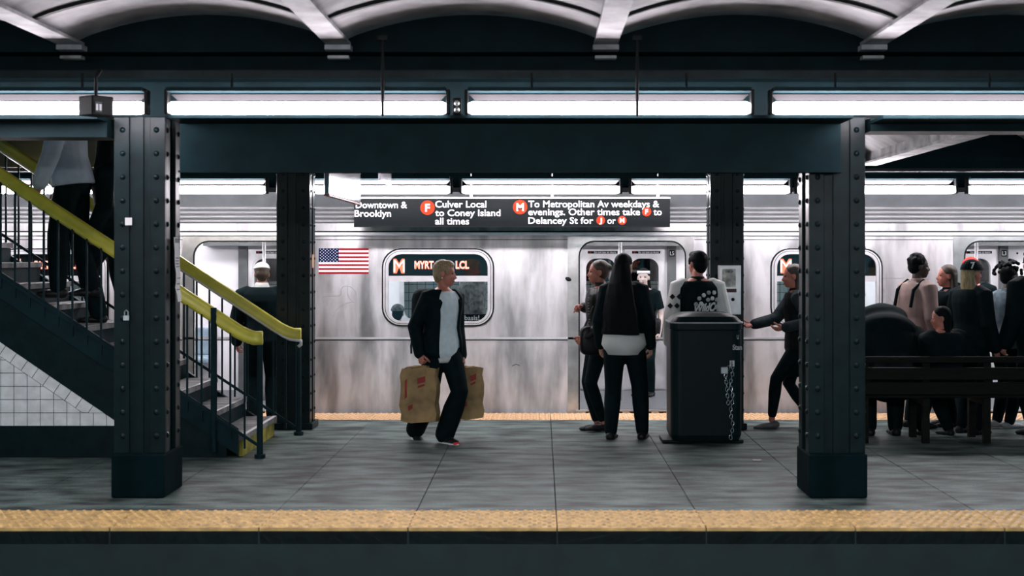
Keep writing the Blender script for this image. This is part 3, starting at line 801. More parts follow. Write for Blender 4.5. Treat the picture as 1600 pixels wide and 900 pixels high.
sb(MB().tube([(xat(335, YA), YA - .03, .05), (xat(335, YA), YA - .03, zA + .25)], .025, 8), 'newel_post', BLACKSTEEL)
for y, xe_, ze_ in ((YA - .03, xA, zA), (YB + .0, xB, zB_)):
    x = xe_ - .14
    while x > -6.6:
        zt = ze_ + .055 + (xe_ - .2 - x) * SL - .05
        zb = max(.06, line(x, .10)) if y < 13 else max(.05, line(x, .02))
        sb(MB().box(x - .0075, x + .0075, y - .0075, y + .0075, zb, zt), 'baluster', BLACKSTEEL)
        x -= .118
    sb(sweep([(xe_ - .03, y, line(xe_ - .03, .20)), (-6.7, y, line(-6.7, .20))], [(-.008, -.012), (.008, -.012), (.008, .012), (-.008, .012)]), 'bottom_rail', BLACKSTEEL)

# ------------------------------------------------------------------ litter bin, chain
t = thing('litter_bin', (xat(1105, 12.9), 13.2, 0), 'big black plastic litter bin with a hanging chain, in front of the varsity jacket man', 'bin')
hw = .315
def rr_ring(w_, d_, z, r=.09, n=5):
    return [Vector((x, y, z)) for x, y in rrect(-w_, w_, -d_, d_, min(r, w_ * .9, d_ * .9), n)]
MB().rings([rr_ring(hw - .02, .27, .03), rr_ring(hw, .285, .08), rr_ring(hw, .285, 1.0), rr_ring(hw - .004, .28, 1.01)]).build('body', PLASTIC, t, smooth=False)
lid = MB().rings([rr_ring(hw + .006, .29, 1.012), rr_ring(hw + .006, .29, 1.075), rr_ring(hw - .04, .26, 1.125), rr_ring(hw - .12, .2, 1.155), rr_ring(hw - .2, .1, 1.16, .05)])
lid.build('lid', PLASTIC, t)
MB().rings([rr_ring(hw + .012, .296, 1.066), rr_ring(hw + .012, .296, 1.078), rr_ring(hw + .004, .289, 1.0785)]).build('lid_rim', mat('lit_edge_grey_plastic', (.30, .31, .32), .35), t)  # paler grey paints in the light caught by the lid's edge
MB().box(-hw - .07, hw + .02, -.2, .2, .0, .0295).build('foot_skid', PLASTIC, t, bevel=.008)
text_mesh([('U', .262, .282, .93, .035), ('Stan', .225, .308, .835, .045)], 'lettering', mat('dull_white_print', (.45, .46, .47), .7), t, M=Matrix.Translation((0, -.2875, 0)), bold=.03)
ch = MB().box(.20, .24, -.30, -.2852, .69, .74).build('chain', SSP, t)
tor = MB(); 
def link_tor(R=.014, r=.0036, st=1.5):
    rs = []
    for k in range(12):
        a = 2 * PI * k / 12; c = Vector((R * math.cos(a), 0, R * st * math.sin(a))); e = Vector((math.cos(a), 0, math.sin(a)))
        rs.append([c + (e * math.cos(q) + Vector((0, 1, 0)) * math.sin(q)) * r for q in (0, 1.26, 2.51, 3.77, 5.03)])
    m = MB(); n = 5; vs = [p for q in rs for p in q]
    return m.add(vs, [(i * n + j, i * n + (j + 1) % n, ((i + 1) % 12) * n + (j + 1) % n, ((i + 1) % 12) * n + j) for i in range(12) for j in range(n)])
proto = link_tor().build('chain_link', CHAINM, ch, smooth=True)
path = [(.215 + .01 * math.sin(i * .8), .715 - i * .031) for i in range(22)] + [(.16 - .004 * i + .06 * (i / 9) , .64 - i * .03) for i in range(10)] + [(.22 - .012 * i, .71 - .012 * i) for i in range(4)]
for i, (x, z) in enumerate(path):
    o = proto if i == 0 else link_mesh('chain_link', proto.data, ch)
    o.location = (x, -.300, z); o.rotation_euler = (0, .25 * math.sin(i * 1.7), .3 if i % 2 else 1.45)
tag(MB().box(-.03, .03, -.014, .014, -.035, .025).build('lock', SSP, ch, bevel=.006, loc=(.15, -.306, .66)))

tag(MB().box(-.001, .001, -.06, .06, -.065, .065).build('tan_notice', mat('tan_paper', (.45, .28, .16), .8), loc=(xat(484, 14.05) + .0025, 14.24, zat(408, 14.2))), 'small tan notice stuck on the side of the far left column beside the flag', 'notice')
# intercom on the far right column
t = thing('help_intercom', (xat(1139.5, 14.0), 14.0, zat(453, 14.0)), 'brushed steel help intercom box on the far right column above the bin', 'intercom')
hw, hh = .106, .235
MB().box(-hw, hw, -.05, .045, -hh, hh).build('case', mat('intercom_steel', (.72, .72, .73), .35, .6, var=.2, scale=8), t, bevel=.006)
MB().box(-.075, .055, -.053, -.0505, .03, .2).build('scratched_window', mat('scratched_plate', (.45, .47, .44), .5, .2, var=.75, scale=14), t, bevel=.004)
MB().box(-.078, .062, -.053, -.0505, -.022, .012).build('label_strip', mat('maroon_label', (.05, .012, .02), .5), t)
MB().dome((.028, -.0505, -.09), (0, -1, 0), .017, .012, 12).build('button', GASK, t, smooth=True)
text_mesh([('HELP', -.04, .03, .165, .02)], 'lettering', SIGNBLK, t, M=Matrix.Translation((0, -.0545, 0)))

# ------------------------------------------------------------------ bench
bx0, bx1, by = xat(1343, 12.95), 5.1, 12.95
t = thing('wooden_bench', ((bx0 + bx1) / 2, by + .25, 0), 'long dark wooden platform bench seen from behind at right', 'bench')
L2 = (bx1 - bx0) / 2
for zc_, h in ((.745, .055), (.62, .11), (.49, .11)):
    MB().box(-L2, L2, -.25, -.215, zc_ - h / 2, zc_ + h / 2).build('back_board', WOOD, t, bevel=.006)
for y in (-.19, -.06, .07, .20):
    MB().box(-L2, L2, y, y + .115, .40, .43).build('seat_board', WOOD, t, bevel=.005)
for k in range(5):
    x = -L2 + .06 + k * (2 * L2 - .12) / 4
    MB().box(x - .03, x + .03, -.213, .3, .34, .398).box(x - .03, x + .03, -.212, -.16, .0, .34).box(x - .03, x + .03, .24, .3, .0, .34).box(x - .03, x + .03, -.2135, -.192, .432, .74).build('bench_support', WOOD, t)

# ------------------------------------------------------------------ people
SKIN = mat('skin_fair', (.50, .26, .19), .5, var=.12, scale=20)
SKINR = mat('skin_ruddy', (.46, .17, .12), .5, var=.12, scale=20)
SKIND = mat('skin_dark', (.045, .022, .015), .45, var=.12, scale=20)
SKINP = mat('skin_powdered', (.62, .50, .46), .5, var=.08, scale=20)
CLB = mat('black_cloth', (.003, .0095, .0115), .75, var=.3, scale=14, bump=.15, spec=0.06)
CLL = mat('black_leather', (.004, .005, .0055), .38, var=.3, scale=20, bump=.2, spec=0.25)
CLD = mat('charcoal_cloth', (.009, .0105, .012), .8, var=.3, scale=14, bump=.15, spec=0.08)
SWEAT = mat('pale_blue_grey_knit', (.64, .74, .78), .85, var=.1, scale=25, bump=.2)
SHIRT = mat('pale_blue_shirt', (.34, .41, .48), .8, var=.15, scale=9, bump=.3)
WHCL = mat('white_cotton', (.62, .62, .60), .85, var=.08, scale=10, bump=.2)
DENIM = mat('blue_grey_denim', (.10, .15, .18), .8, var=.5, scale=14, bump=.2)
TWEED = mat('grey_tweed', (.075, .085, .09), .85, var=.7, scale=26)
TAN = mat('dusty_pink_jacket', (.28, .19, .17), .8, var=.25, scale=8, bump=.3)
REDCAP = mat('bright_red_cap', (.75, .025, .02), .7, var=.15)
HBLK = mat('black_hair', (.0035, .005, .0056), .55, var=.4, scale=30, stretch=(8, 8, 1), bump=.4, spec=0.06)
HBRN = mat('brown_hair', (.05, .032, .02), .5, var=.5, scale=20, stretch=(8, 8, 1), bump=.4)
HBLD = mat('ash_blonde_hair', (.30, .21, .11), .5, var=.5, scale=22, stretch=(6, 6, 1.5), bump=.5)
HLONG = mat('golden_blonde_hair', (.26, .20, .09), .5, var=.6, scale=16, stretch=(8, 8, 1), bump=.4)
EYEM = mat('dark_eye', (.01, .01, .012), .2)
LIPM = mat('lip', (.36, .10, .09), .5)
SHOEB = mat('black_shoe', (.010, .011, .012), .4, var=.3, scale=12, spec=0.25)

def ik(a, t, l1, l2, pole):
    a, t, pole = Vector(a), Vector(t), Vector(pole)
    d = t - a; L = max(min(d.length, (l1 + l2) * .995), abs(l1 - l2) + .01); u = d.normalized()
    x = (l1 * l1 - l2 * l2 + L * L) / (2 * L); h = math.sqrt(max(l1 * l1 - x * x, 0))
    p = pole - u * pole.dot(u); p = p.normalized() if p.length > 1e-4 else Vector((0, 1, 0))
    return a + u * x + p * h, a + u * L
def rotm(yaw=0, pitch=0, roll=0):
    return (Matrix.Rotation(yaw, 3, 'Z') @ Matrix.Rotation(pitch, 3, 'Y') @ Matrix.Rotation(roll, 3, 'X'))
TR = [(-.075, .062, .058), (-.03, .098, .074), (.03, .096, .068), (.10, .078, .057), (.17, .086, .064), (.225, .098, .068), (.265, .102, .06), (.295, .075, .048), (.318, .036, .036)]
def torso_r(t):
    for (a, b) in zip(TR, TR[1:]):
        if t <= b[0]:
            k = max(0, (t - a[0]) / (b[0] - a[0])); return a[1] + (b[1] - a[1]) * k, a[2] + (b[2] - a[2]) * k
    return TR[-1][1:]

class Person:
    def __init__(s, label, loc, yaw, H, male=False, lean=0, hip=.545, feet=None, hands=None, head=(0, 0), group=None, vox=.011,
                 skin=SKIN, pole_arm=(-1, .6), pole_leg=1, curl=.7, shoulder=1.0, foot_pitch=(0, 0), name='person', seated=False):
        s.H = H; s.yaw = math.radians(yaw); s.loc = Vector(loc); s.vox = vox
        s.root = thing(name, loc, label, 'person', group, s.yaw)
        s.W = Matrix.Translation(s.loc) @ Matrix.Rotation(s.yaw, 4, 'Z'); s.Wi = s.W.inverted()
        h = H; sw = (1.08 if male else .95) * shoulder; s.sw = sw
        s.lean = math.radians(lean); ax = Vector((math.sin(s.lean), 0, math.cos(s.lean))); s.ax = ax
        s.hip = Vector((0, 0, hip * h)) if not isinstance(hip, (tuple, list)) else s.l(hip)
        s.sp = lambda t: s.hip + ax * t * h
        s.fw = Vector((math.cos(s.lean), 0, -math.sin(s.lean)))
        if feet is None: feet = [(0, .06 * h, 0), (0, -.06 * h, 0)]
        else: feet = [s.l(p) for p in feet]
        s.feet = [Vector(p) for p in feet]; s.foot_pitch = [math.radians(p) for p in foot_pitch]
        s.legs = []; s.arms = []
        for sd, ft in zip((1, -1), s.feet):
            hp = s.hip + Vector((0, sd * .052 * h, -.01 * h))
            an = ft + Vector((-.01 * h, 0, .048 * h))
            kn, an = ik(hp, an, .255 * h, .245 * h, (pole_leg, sd * .1, 0))
            s.legs.append((hp, kn, an))
        if hands is None: hands = [None, None]
        for sd, hd in zip((1, -1), hands):
            sh = s.sp(.272) + Vector((0, sd * .098 * h * sw, 0))
            tgt = sh + Vector((.05 * h, sd * .045 * h, -.315 * h)) if hd is None else s.l(hd)
            el, wr = ik(sh, tgt, .178 * h, .155 * h, (pole_arm[0], sd * pole_arm[1], -.3))
            s.arms.append((sh, el, wr))
        s.neck = s.sp(.315)
        s.hy, s.hp_ = math.radians(head[0]), math.radians(head[1])
        s.HM = rotm(s.hy, s.hp_)
        s.hc = s.neck + ax * .078 * h + Vector((.012 * h, 0, 0))
        s.k = h / 1.70
        s.body(skin, curl)
    def l(s, p): return s.Wi @ Vector(p)
    def hd(s, p): return s.hc + s.HM @ (Vector(p) * s.k)
    def ring(s, t, inf, sq=1.0, n=18, a0=0, a1=2 * PI):
        rx, ry = torso_r(t); h = s.H; c = s.sp(t); rx = rx * h * (s.sw if t > .1 else 1) + inf; ry = ry * h + inf
        N = n if a1 - a0 >= 2 * PI - .01 else n - 1
        return [c + Vector((0, 1, 0)) * math.sin(q) * rx + s.fw * math.cos(q) * ry for q in (a0 + (a1 - a0) * k / N for k in range(n))]
    def body(s, skin, curl):
        h, k = s.H, s.k; m = MB()
        m.rings([s.ring(t, 0) for t in (-.075, -.03, .03, .10, .17, .225, .265, .295, .318)])
        m.tube([s.sp(.29), s.neck + s.ax * .02 * h, s.hd((-.012, 0, -.055))], [.034 * h, .03 * h, .03 * h], 12)
        # head
        m.ell(s.hd((-.008, 0, .032)), (.096 * k, .075 * k, .088 * k), s.HM, 18, 12)
        m.ell(s.hd((.030, 0, -.035)), (.060 * k, .056 * k, .078 * k), s.HM, 16, 10)
        m.ell(s.hd((.056, 0, -.088)), (.030 * k, .030 * k, .024 * k), s.HM)
        m.ell(s.hd((.070, 0, .030)), (.022 * k, .048 * k, .012 * k), s.HM)
        m.ell(s.hd((.066, .030, -.028)), (.022 * k, .020 * k, .02 * k), s.HM); m.ell(s.hd((.066, -.030, -.028)), (.022 * k, .020 * k, .02 * k), s.HM)
        m.tube([s.hd((.083, 0, .014)), s.hd((.096, 0, -.01)), s.hd((.108, 0, -.030)), s.hd((.088, 0, -.038))], [.010 * k, .011 * k, .015 * k, .012 * k], 8, True)
        m.ell(s.hd((.086, 0, -.058)), (.012 * k, .022 * k, .008 * k), s.HM); m.ell(s.hd((.084, 0, -.071)), (.012 * k, .019 * k, .008 * k), s.HM)
        for sd in (1, -1):
            m.ell(s.hd((-.008, sd * .077, -.008)), (.02 * k, .009 * k, .032 * k), s.HM)
        for sd, (hp, kn, an) in zip((1, -1), s.legs):
            m.tube([s.hip + Vector((0, sd * .045 * h, .01 * h)), hp.lerp(kn, .3), kn.lerp(hp, .1), kn, kn.lerp(an, .3), kn.lerp(an, .7), an], [.05 * h, .049 * h, .034 * h, .032 * h, .033 * h, .023 * h, .019 * h], 12, True)
        for i, (ft, (hp, kn, an)) in enumerate(zip(s.feet, s.legs)):
            q = rotm(0, s.foot_pitch[i]); b = an - Vector((0, 0, .03 * h)); s_ = h
            m.ell(b + q @ Vector((-.015 * s_, 0, -.004 * s_)), (.026 * s_, .021 * s_, .02 * s_), q)
            m.ell(b + q @ Vector((.045 * s_, 0, -.006 * s_)), (.062 * s_, .024 * s_, .016 * s_), q)
        s.hdirs = []
        for sd, (sh, el, wr) in zip((1, -1), s.arms):
            m.tube([sh + Vector((0, -sd * .02 * h, 0)), sh, sh.lerp(el, .4), el, el.lerp(wr, .3), wr], [.03 * h, .031 * h, .027 * h, .022 * h, .023 * h, .0155 * h], 12, True)
            d = (wr - el).normalized(); s.hdirs.append(d)
            m.ell(wr + d * .028 * h, (.012 * h, .022 * h, .033 * h), s.hand_m(d, sd))
        o = fused(m, 'body', skin, s.root, s.vox, 3)
        s.bodyob = o
        # five fingers grown out of each palm, in the same mesh
        bm = bmesh.new(); bm.from_mesh(o.data)
        f = MB()
        for sd, (sh, el, wr), d in zip((1, -1), s.arms, s.hdirs):
            M = s.hand_m(d, sd); pw = wr + d * .05 * h
            lens = (.040, .046, .043, .034)
            for q in range(4):
                base = pw + M @ Vector((0, (q - 1.5) * .0115 * h, -.006 * h)); L = lens[q] * h; p = base; pts = [p]; ang = 0
                for seg in (.42, .33, .25):
                    ang += curl * .75
                    p = p + M @ Vector((-math.sin(ang), 0, math.cos(ang))) * L * seg; pts.append(p)
                r = .0052 * h
                f.tube(pts, [r, r * .95, r * .9, r * .75], 6, True)
            base = wr + d * .018 * h + M @ Vector((-.004 * h, -.019 * h, 0)); p1 = base + M @ Vector((-.012 * h, -.012 * h, .02 * h)); p2 = p1 + M @ Vector((-.016 * h, .004 * h, .014 * h))
            f.tube([base, p1, p2], [.0075 * h, .006 * h, .005 * h], 6, True)
        vs = [bm.verts.new(v) for v in f.v]
        for fc in f.f:
            try:
                nf = bm.faces.new([vs[i] for i in fc]); nf.smooth = True
            except ValueError: pass
        bm.normal_update(); bm.to_mesh(o.data); bm.free()
        e = MB()
        for sd in (1, -1):
            MB().ell(s.hd((.079, sd * .031, .008)), (.008 * k, .013 * k, .0075 * k), s.HM, 8, 6).build('eye', EYEM, s.root, smooth=True)
        MB().ell(s.hd((.0925, 0, -.0645)), (.007 * k, .018 * k, .008 * k), s.HM, 8, 6).build('mouth', LIPM, s.root, smooth=True)
    def hand_m(s, d, sd):
        z = d; y = Vector((1, 0, 0)) - z * z.x
        y = (y.normalized() if y.length > .2 else Vector((0, 0, 1)))
        y = -y; x = y.cross(z) * 1.0
        if x.y * sd < 0: x = -x
        return Matrix((x, y, z)).transposed()       # x points away from the palm side, y across the fingers (thumb at -y = front), z along
    # garments
    def trousers(s, m_, inf=.018, hem=1.0, flare=0, name='trousers', waist=.10):
        h = s.H; m = MB()
        m.rings([s.ring(t, inf * .8) for t in (-.08, -.03, .03, waist)])
        for sd, (hp, kn, an) in zip((1, -1), s.legs):
            a2 = kn.lerp(an, hem)
            m.tube([s.hip + Vector((0, sd * .045 * h, .0)), hp.lerp(kn, .35), kn, kn.lerp(a2, .4), a2], [.05 * h + inf, .047 * h + inf, .034 * h + inf, .033 * h + inf + flare * .5, .022 * h + inf + flare], 14, True)
        return fused(m, name, m_, s.root, s.vox)
    def top(s, m_, inf=.022, hem=-.03, sleeve=.93, name='jacket', sl_m=None, t1=.30, collar=.012, sinf=None, gap=0):
        h = s.H; m = MB(); sinf = inf * .8 if sinf is None else sinf
        ts = [hem] + [t for t in (-.03, .03, .10, .17, .225, .265, .285) if t > hem + .02] + [t1]
        if gap:
            rs = []
            for t in ts:
                o = s.ring(t, inf, n=22, a0=gap, a1=2 * PI - gap); i_ = s.ring(t, inf - .024, n=22, a0=gap, a1=2 * PI - gap)
                rs.append(o + i_[::-1])
            m.rings(rs)
        else:
            m.rings([s.ring(t, inf) for t in ts])
        if collar and not gap: m.tube([s.sp(t1 - .02), s.neck + s.ax * collar * h], [.048 * h, .038 * h], 12)
        def sleeves(mm):
            for sd, (sh, el, wr) in zip((1, -1), s.arms):
                w2 = el.lerp(wr, sleeve) if sleeve <= 1 else wr
                if sleeve > .5: mm.tube([sh + Vector((0, -sd * .02 * h, .0)), sh, sh.lerp(el, .5), el, w2], [.03 * h + sinf, .033 * h + sinf, .027 * h + sinf, .024 * h + sinf, .018 * h + sinf], 12, True)
                else: mm.tube([sh + Vector((0, -sd * .02 * h, .0)), sh, sh.lerp(el, .75)], [.03 * h + sinf, .033 * h + sinf, .03 * h + sinf], 12, False)
        if sl_m is None: sleeves(m)
        o = fused(m, name, m_, s.root, s.vox)
        if sl_m is not None:
            mm = MB(); sleeves(mm); fused(mm, 'sleeves', sl_m, s.root, s.vox)
        return o
    def shoes(s, m_=SHOEB, sole=None, heel=0, tall=0):
        h = s.H
        for i, (ft, (hp, kn, an)) in enumerate(zip(s.feet, s.legs)):
            q = rotm(0, s.foot_pitch[i]); b = an - Vector((0, 0, .033 * h)); m = MB()
            m.ell(b + q @ Vector((-.018 * h, 0, .002 * h)), (.031 * h, .027 * h, .027 * h), q)
            m.ell(b + q @ Vector((.030 * h, 0, -.001 * h)), (.062 * h, .029 * h, .021 * h), q)
            m.ell(b + q @ Vector((.075 * h, 0, -.004 * h)), (.036 * h, .029 * h, .015 * h), q)
            if tall: m.tube([b, an.lerp(kn, tall)], [.027 * h, .03 * h], 12)
            if heel: m.tube([b + q @ Vector((-.02 * h, 0, 0)), b + q @ Vector((-.024 * h, 0, -heel))], [.022 * h, .016 * h], 8)
            o = fused(m, 'shoe', m_, s.root, .007, 2)
            if sole:
                ms = MB(); pts = []
                for t in range(20):
                    a = 2 * PI * t / 20; x = .03 * h + .084 * h * math.cos(a); y = .029 * h * math.sin(a) * (1 - .15 * math.cos(a + PI))
                    pts.append((x, y))
                ms.rings([[b + q @ Vector((x, y, z)) for x, y in pts] for z in (-.020 * h, -.009 * h)])
                ms.build('sole', sole, o)
    def hair(s, m_, style='short', length=0, width=1.0, name='hair', back=0.):
        k = s.k; m = MB()
        if style in ('short', 'long', 'bun', 'curly'):
            m.ell(s.hd((-.020, 0, .048)), (.097 * k, .083 * k, .084 * k), s.HM, 18, 12)
            m.ell(s.hd((-.045, 0, .0)), (.066 * k, .078 * k, .075 * k), s.HM, 16, 10)
        if style == 'short':
            m.ell(s.hd((.035, 0, .092)), (.055 * k, .062 * k, .035 * k), rotm(s.hy, s.hp_ + .25)); m.ell(s.hd((-.05, 0, -.05)), (.045 * k, .055 * k, .04 * k), s.HM)
            m.ell(s.hd((.03, .066, .03)), (.022 * k, .014 * k, .04 * k), s.HM); m.ell(s.hd((.03, -.066, .03)), (.022 * k, .014 * k, .04 * k), s.HM)
        if style == 'curly':
            random.seed(int(s.H * 1000) + 3)
            for q in range(46):
                a, b = random.uniform(0, 2 * PI), random.uniform(-.1, 1.5)
                v = Vector((math.cos(a) * math.cos(b), math.sin(a) * math.cos(b), math.sin(b)))
                if v.x > .55 and v.z < .6: continue
                p = Vector((-.022 + v.x * .098 * width, v.y * .088 * width, .045 + v.z * .088 * width)); m.ell(s.hd(p), (.022 * k,) * 3, None, 8, 6)
        if style == 'bun':
            m.ell(s.hd((-.10, 0, .05)), (.045 * k, .045 * k, .04 * k), s.HM)
        if style == 'long':
            n = 7; rs = []
            for i in range(n + 1):
                t = i / n; top_ = s.hd((-.02, 0, .05))
                c = s.hd((-.035, 0, .03)) + Vector((-back * min(t * 3, 1), 0, -length * t))
                ry = (.084 + (.04 * width) * t) * k * (1 if t < .85 else .9); rx = (.070 * (1 - .25 * t)) * k
                wob = [1 + .05 * math.sin(j * 2.1 + i) for j in range(16)]
                rs.append([c + s.HM @ Vector((-.012 + rx * math.cos(q) * (.55 if math.cos(q) > 0 else 1) * wb, ry * math.sin(q) * wb, 0)) for q, wb in ((2 * PI * j / 16, wob[j]) for j in range(16))])
            m.rings(rs)
        return fused(m, name, m_, s.root, .009, 3)
    def cap(s, m_, brim=0, name='cap', low=0.0, grow=.012):
        k = s.k; m = MB()
        rs = []
        for i in range(7):
            t = i / 6 * PI / 2
            z = .045 + low + (.085 + grow - low) * math.sin(t); c = max(math.cos(t), .08)
            rs.append([s.hd((-.01 + (.104 + grow) * c * math.cos(q), (.085 + grow) * c * math.sin(q), z)) for q in (2 * PI * j / 20 for j in range(20))])
        m.rings(rs)
        if brim:
            pts = [(brim * .06 + brim * .13 * math.sin(q), .075 * math.cos(q)) for q in (PI * j / 10 for j in range(11))]
            m.rings([[s.hd((x, y, z + low)) for x, y in pts] for z in (.045, .054)])
        return m.build(name, m_, s.root, smooth=False)

def gpt(u, d, z=0): return (xat(u, d), d, z)

# --- woman walking with paper bags
p = Person('short-haired blonde woman in a black bomber jacket walking right with paper bags', gpt(690, 13.1), -48, 1.655, lean=2, hip=.515, vox=.008,
           feet=[at(697, 692, 13.02), at(651, 684, 13.28)], foot_pitch=(0, 38), hands=[at(721, 556, 13.15), at(656, 553, 12.92)], head=(42, 4), skin=SKINR, pole_arm=(-1, .5), curl=1.5)
p.feet
p.trousers(CLB, .024, hem=1.0, flare=.028, waist=-.035)
p.top(SWEAT, .022, hem=-.056, sleeve=.4, name='sweater', t1=.30, collar=0, sinf=.0)
MB().rings([p.ring(t, i) for t, i in ((-.082, .026), (-.05, .023))]).build('white_hem', WHCL, p.root, smooth=True)
p.top(CLB, .046, hem=-.055, sleeve=.97, gap=.66, t1=.312, sinf=.024)
p.hair(HBLD, 'short')
p.shoes(SHOEB, sole=WHITE)
an0 = p.legs[0][2] - Vector((0, 0, .033 * p.H))
MB().ell(an0 + Vector((.098 * p.H, 0, -.010 * p.H)), (.016 * p.H, .022 * p.H, .010 * p.H)).build('red_toe_cap', REDCAP, p.root, smooth=True)
k = p.k
MB().ell(p.hd((-.004, -.084, -.038)), (.009, .007, .009)).build('earring', SSP, p.root, smooth=True)
MB().ell(p.hd((-.004, .084, -.038)), (.009, .007, .009)).build('earring', SSP, p.root, smooth=True)
hR, hL = p.W @ (p.arms[1][2] + p.hdirs[1] * .06 * p.H), p.W @ (p.arms[0][2] + p.hdirs[0] * .06 * p.H)
def paper_bag(label, c, w_, d_, h_, rz, hand):
    t = thing('paper_bag', c, label, 'bag', None, rz)
    n = 6; rs = []
    for i in range(n + 1):
        f = i / n; z = h_ * f; bul = 1 + .05 * math.sin(PI * f) - .03 * f; jx = .010 * math.sin(i * 2.2)
        rs.append([Vector((sx_ * w_ * bul + jx, sy_ * d_ * bul, z + .012 * math.sin(sx_ * 3 + i * 1.3 + sy_))) for sx_, sy_ in ((-1, -1), (-.4, -1.05), (.3, -.97), (1, -1), (1.03, 0), (1, 1), (.3, 1.03), (-.4, 1), (-1, 1), (-.97, 0))])
    MB().rings(rs, cap=False).add([], []).rings([[q * .97 + Vector((0, 0, .004)) for q in r] for r in rs[::-1]], cap=False).add([rs[0][i] for i in range(10)], [tuple(range(10))]).build('bag_body', KRAFT, t)
    hl = Matrix.Rotation(-rz, 3, 'Z') @ (Vector(hand) - Vector(c))
    for sy_ in (-1, 1):
        MB().tube([(-w_ * .45, sy_ * d_ * .98, h_ - .06), (-w_ * .42, sy_ * d_ * .9, h_), (hl.x - .03, hl.y + sy_ * .01, hl.z - .012), (hl.x + .03, hl.y + sy_ * .01, hl.z - .012), (w_ * .45, sy_ * d_ * .9, h_), (w_ * .45, sy_ * d_ * .98, h_ - .06)], .0075, 6).build('twisted_handle', KRAFT, t)
    R = [(-.75, -.62, .20, .36), (-.02, .42, .335, .385), (.0, .38, .30, .318), (-.55, -.3, .10, .14)]
    for a, b_, z0, z1 in R:
        y = -d_ * 1.11
        MB().add([(a * w_, y, z0), (b_ * w_, y, z0 + .02), (b_ * w_, y, z1 + .02), (a * w_, y, z1), (a * w_, y + .01, z0), (b_ * w_, y + .01, z0 + .02), (b_ * w_, y + .01, z1 + .02), (a * w_, y + .01, z1)], [(0, 1, 2, 3), (7, 6, 5, 4), (0, 4, 5, 1), (1, 5, 6, 2), (2, 6, 7, 3), (3, 7, 4, 0)]).build('red_print', PRINTR, t)
    return t
paper_bag('brown paper carrier bag with red print in the walking woman\'s nearer hand, left one', (xat(656, 12.9), 12.92, .205), .155, .085, .475, math.radians(-8), hR)
paper_bag('shadowed brown paper carrier bag in the walking woman\'s far hand, right one', (xat(733, 13.2), 13.22, .20), .115, .08, .46, math.radians(12), hL)
def soft_box(mb, c, r, M=None, p_=.45):
    """rounded box"""
    def sg(v, e): return math.copysign(abs(v) ** e, v)
    rs = []
    for i in range(1, 10):
        t = -PI / 2 + PI * i / 10
        rs.append([Vector((r[0] * sg(math.cos(t), p_) * sg(math.cos(q), p_), r[1] * sg(math.cos(t), p_) * sg(math.sin(q), p_), r[2] * sg(math.sin(t), p_))) for q in (2 * PI * k / 16 for k in range(16))])
    rs = [[(M @ v if M else v) + Vector(c) for v in ring_] for ring_ in rs]
    return mb.rings(rs)
def backpack(label, c, rz, r, m_, lean=0):
    t = thing('backpack', c, label, 'backpack', None, rz)
    soft_box(MB(), (0, 0, 0), r).build('pack_body', m_, t, smooth=True)
    soft_box(MB(), (-r[0] * .8, 0, -r[2] * .3), (r[0] * .5, r[1] * .75, r[2] * .5)).build('front_pocket', m_, t, smooth=True)
    for s_ in (-1, 1):
        MB().tube([(r[0] * .8, s_ * r[1] * .6, r[2] * .8), (r[0] + .10, s_ * r[1] * .65, r[2] * .95), (r[0] + .22, s_ * r[1] * .7, r[2] * .5), (r[0] + .16, s_ * r[1] * .9, -r[2] * .3), (r[0] * .8, s_ * r[1] * .8, -r[2] * .8)], .013, 6).build('strap', m_, t)
    MB().tube([(-r[0], -r[1] * .7, -r[2] * .8), (-r[0] * 1.05, -r[1] * .8, -r[2] * 1.2), (-r[0] * .9, -r[1] * .85, -r[2] * 1.5)], .009, 5).build('strap_end', m_, t)
    return t
bk = p.W @ (p.sp(.17) + Vector((-.20, 0, 0)))
backpack('black backpack on the back of the woman carrying paper bags', bk, p.yaw, (.10, .15, .235), CLB)

# --- group in front of the open doors
p = Person('woman in black leather jacket facing left at the train doors, fist raised', gpt(936, 13.95), 192, 1.605, lean=-1, feet=[at(940, 672, 13.88), at(930, 672, 14.0)], hands=[at(914, 528, 13.72), at(911, 480, 14.15)], head=(-8, 0), skin=SKINR, curl=1.3, vox=.009)
p.trousers(CLB, .008, hem=.9); p.top(CLL, .03, hem=-.02, collar=.02); p.hair(HBRN, 'bun'); p.shoes(SHOEB)
zp = MB()
for q in range(16):
    c = p.sp(.02 + .016 * q); rr_ = torso_r(.02 + .016 * q)[1] * p.H + .034
    MB().box(-.012, .012, -.004, .004, -.004, .004, Matrix.Translation(c + p.fw * rr_ * .86 + Vector((0, .07, 0)))).build('zip_tooth', SSP, p.root)
sc = p.W @ (p.sp(-.04) + Vector((.06, .19, 0)))
t = thing('shoulder_bag', (sc.x - .02, sc.y, .87), 'black shoulder bag hanging at the hip of the leather jacket woman', 'bag', None, p.yaw)
soft_box(MB(), (0, 0, 0), (.155, .06, .14)).build('bag_body', CLL, t, smooth=True)
a_ = Matrix.Rotation(-p.yaw, 3, 'Z') @ (p.W @ (p.sp(.29) + Vector((0, .05, .03))) - t.location)
MB().tube([(-.12, 0, .1), tuple(a_), (.12, 0, .1)], .010, 6).build('strap', CLL, t)

p = Person('woman seen from behind with very long black hair over a white shirt hem', gpt(975, 13.36), 78, 1.665, feet=[at(955, 686, 13.36), at(1004, 686, 13.36)], head=(-20, 0), vox=.010, shoulder=1.0)
p.trousers(CLB, .022); p.top(CLB, .038, hem=.03, sinf=.024)
MB().rings([p.ring(t, i) for t, i in ((-.085, .052), (-.03, .044), (.06, .036))]).build('shirt_hem', WHCL, p.root, smooth=True)
p.hair(HBLK, 'long', .64, 3.6, back=.11); p.shoes(SHOEB, tall=.35)

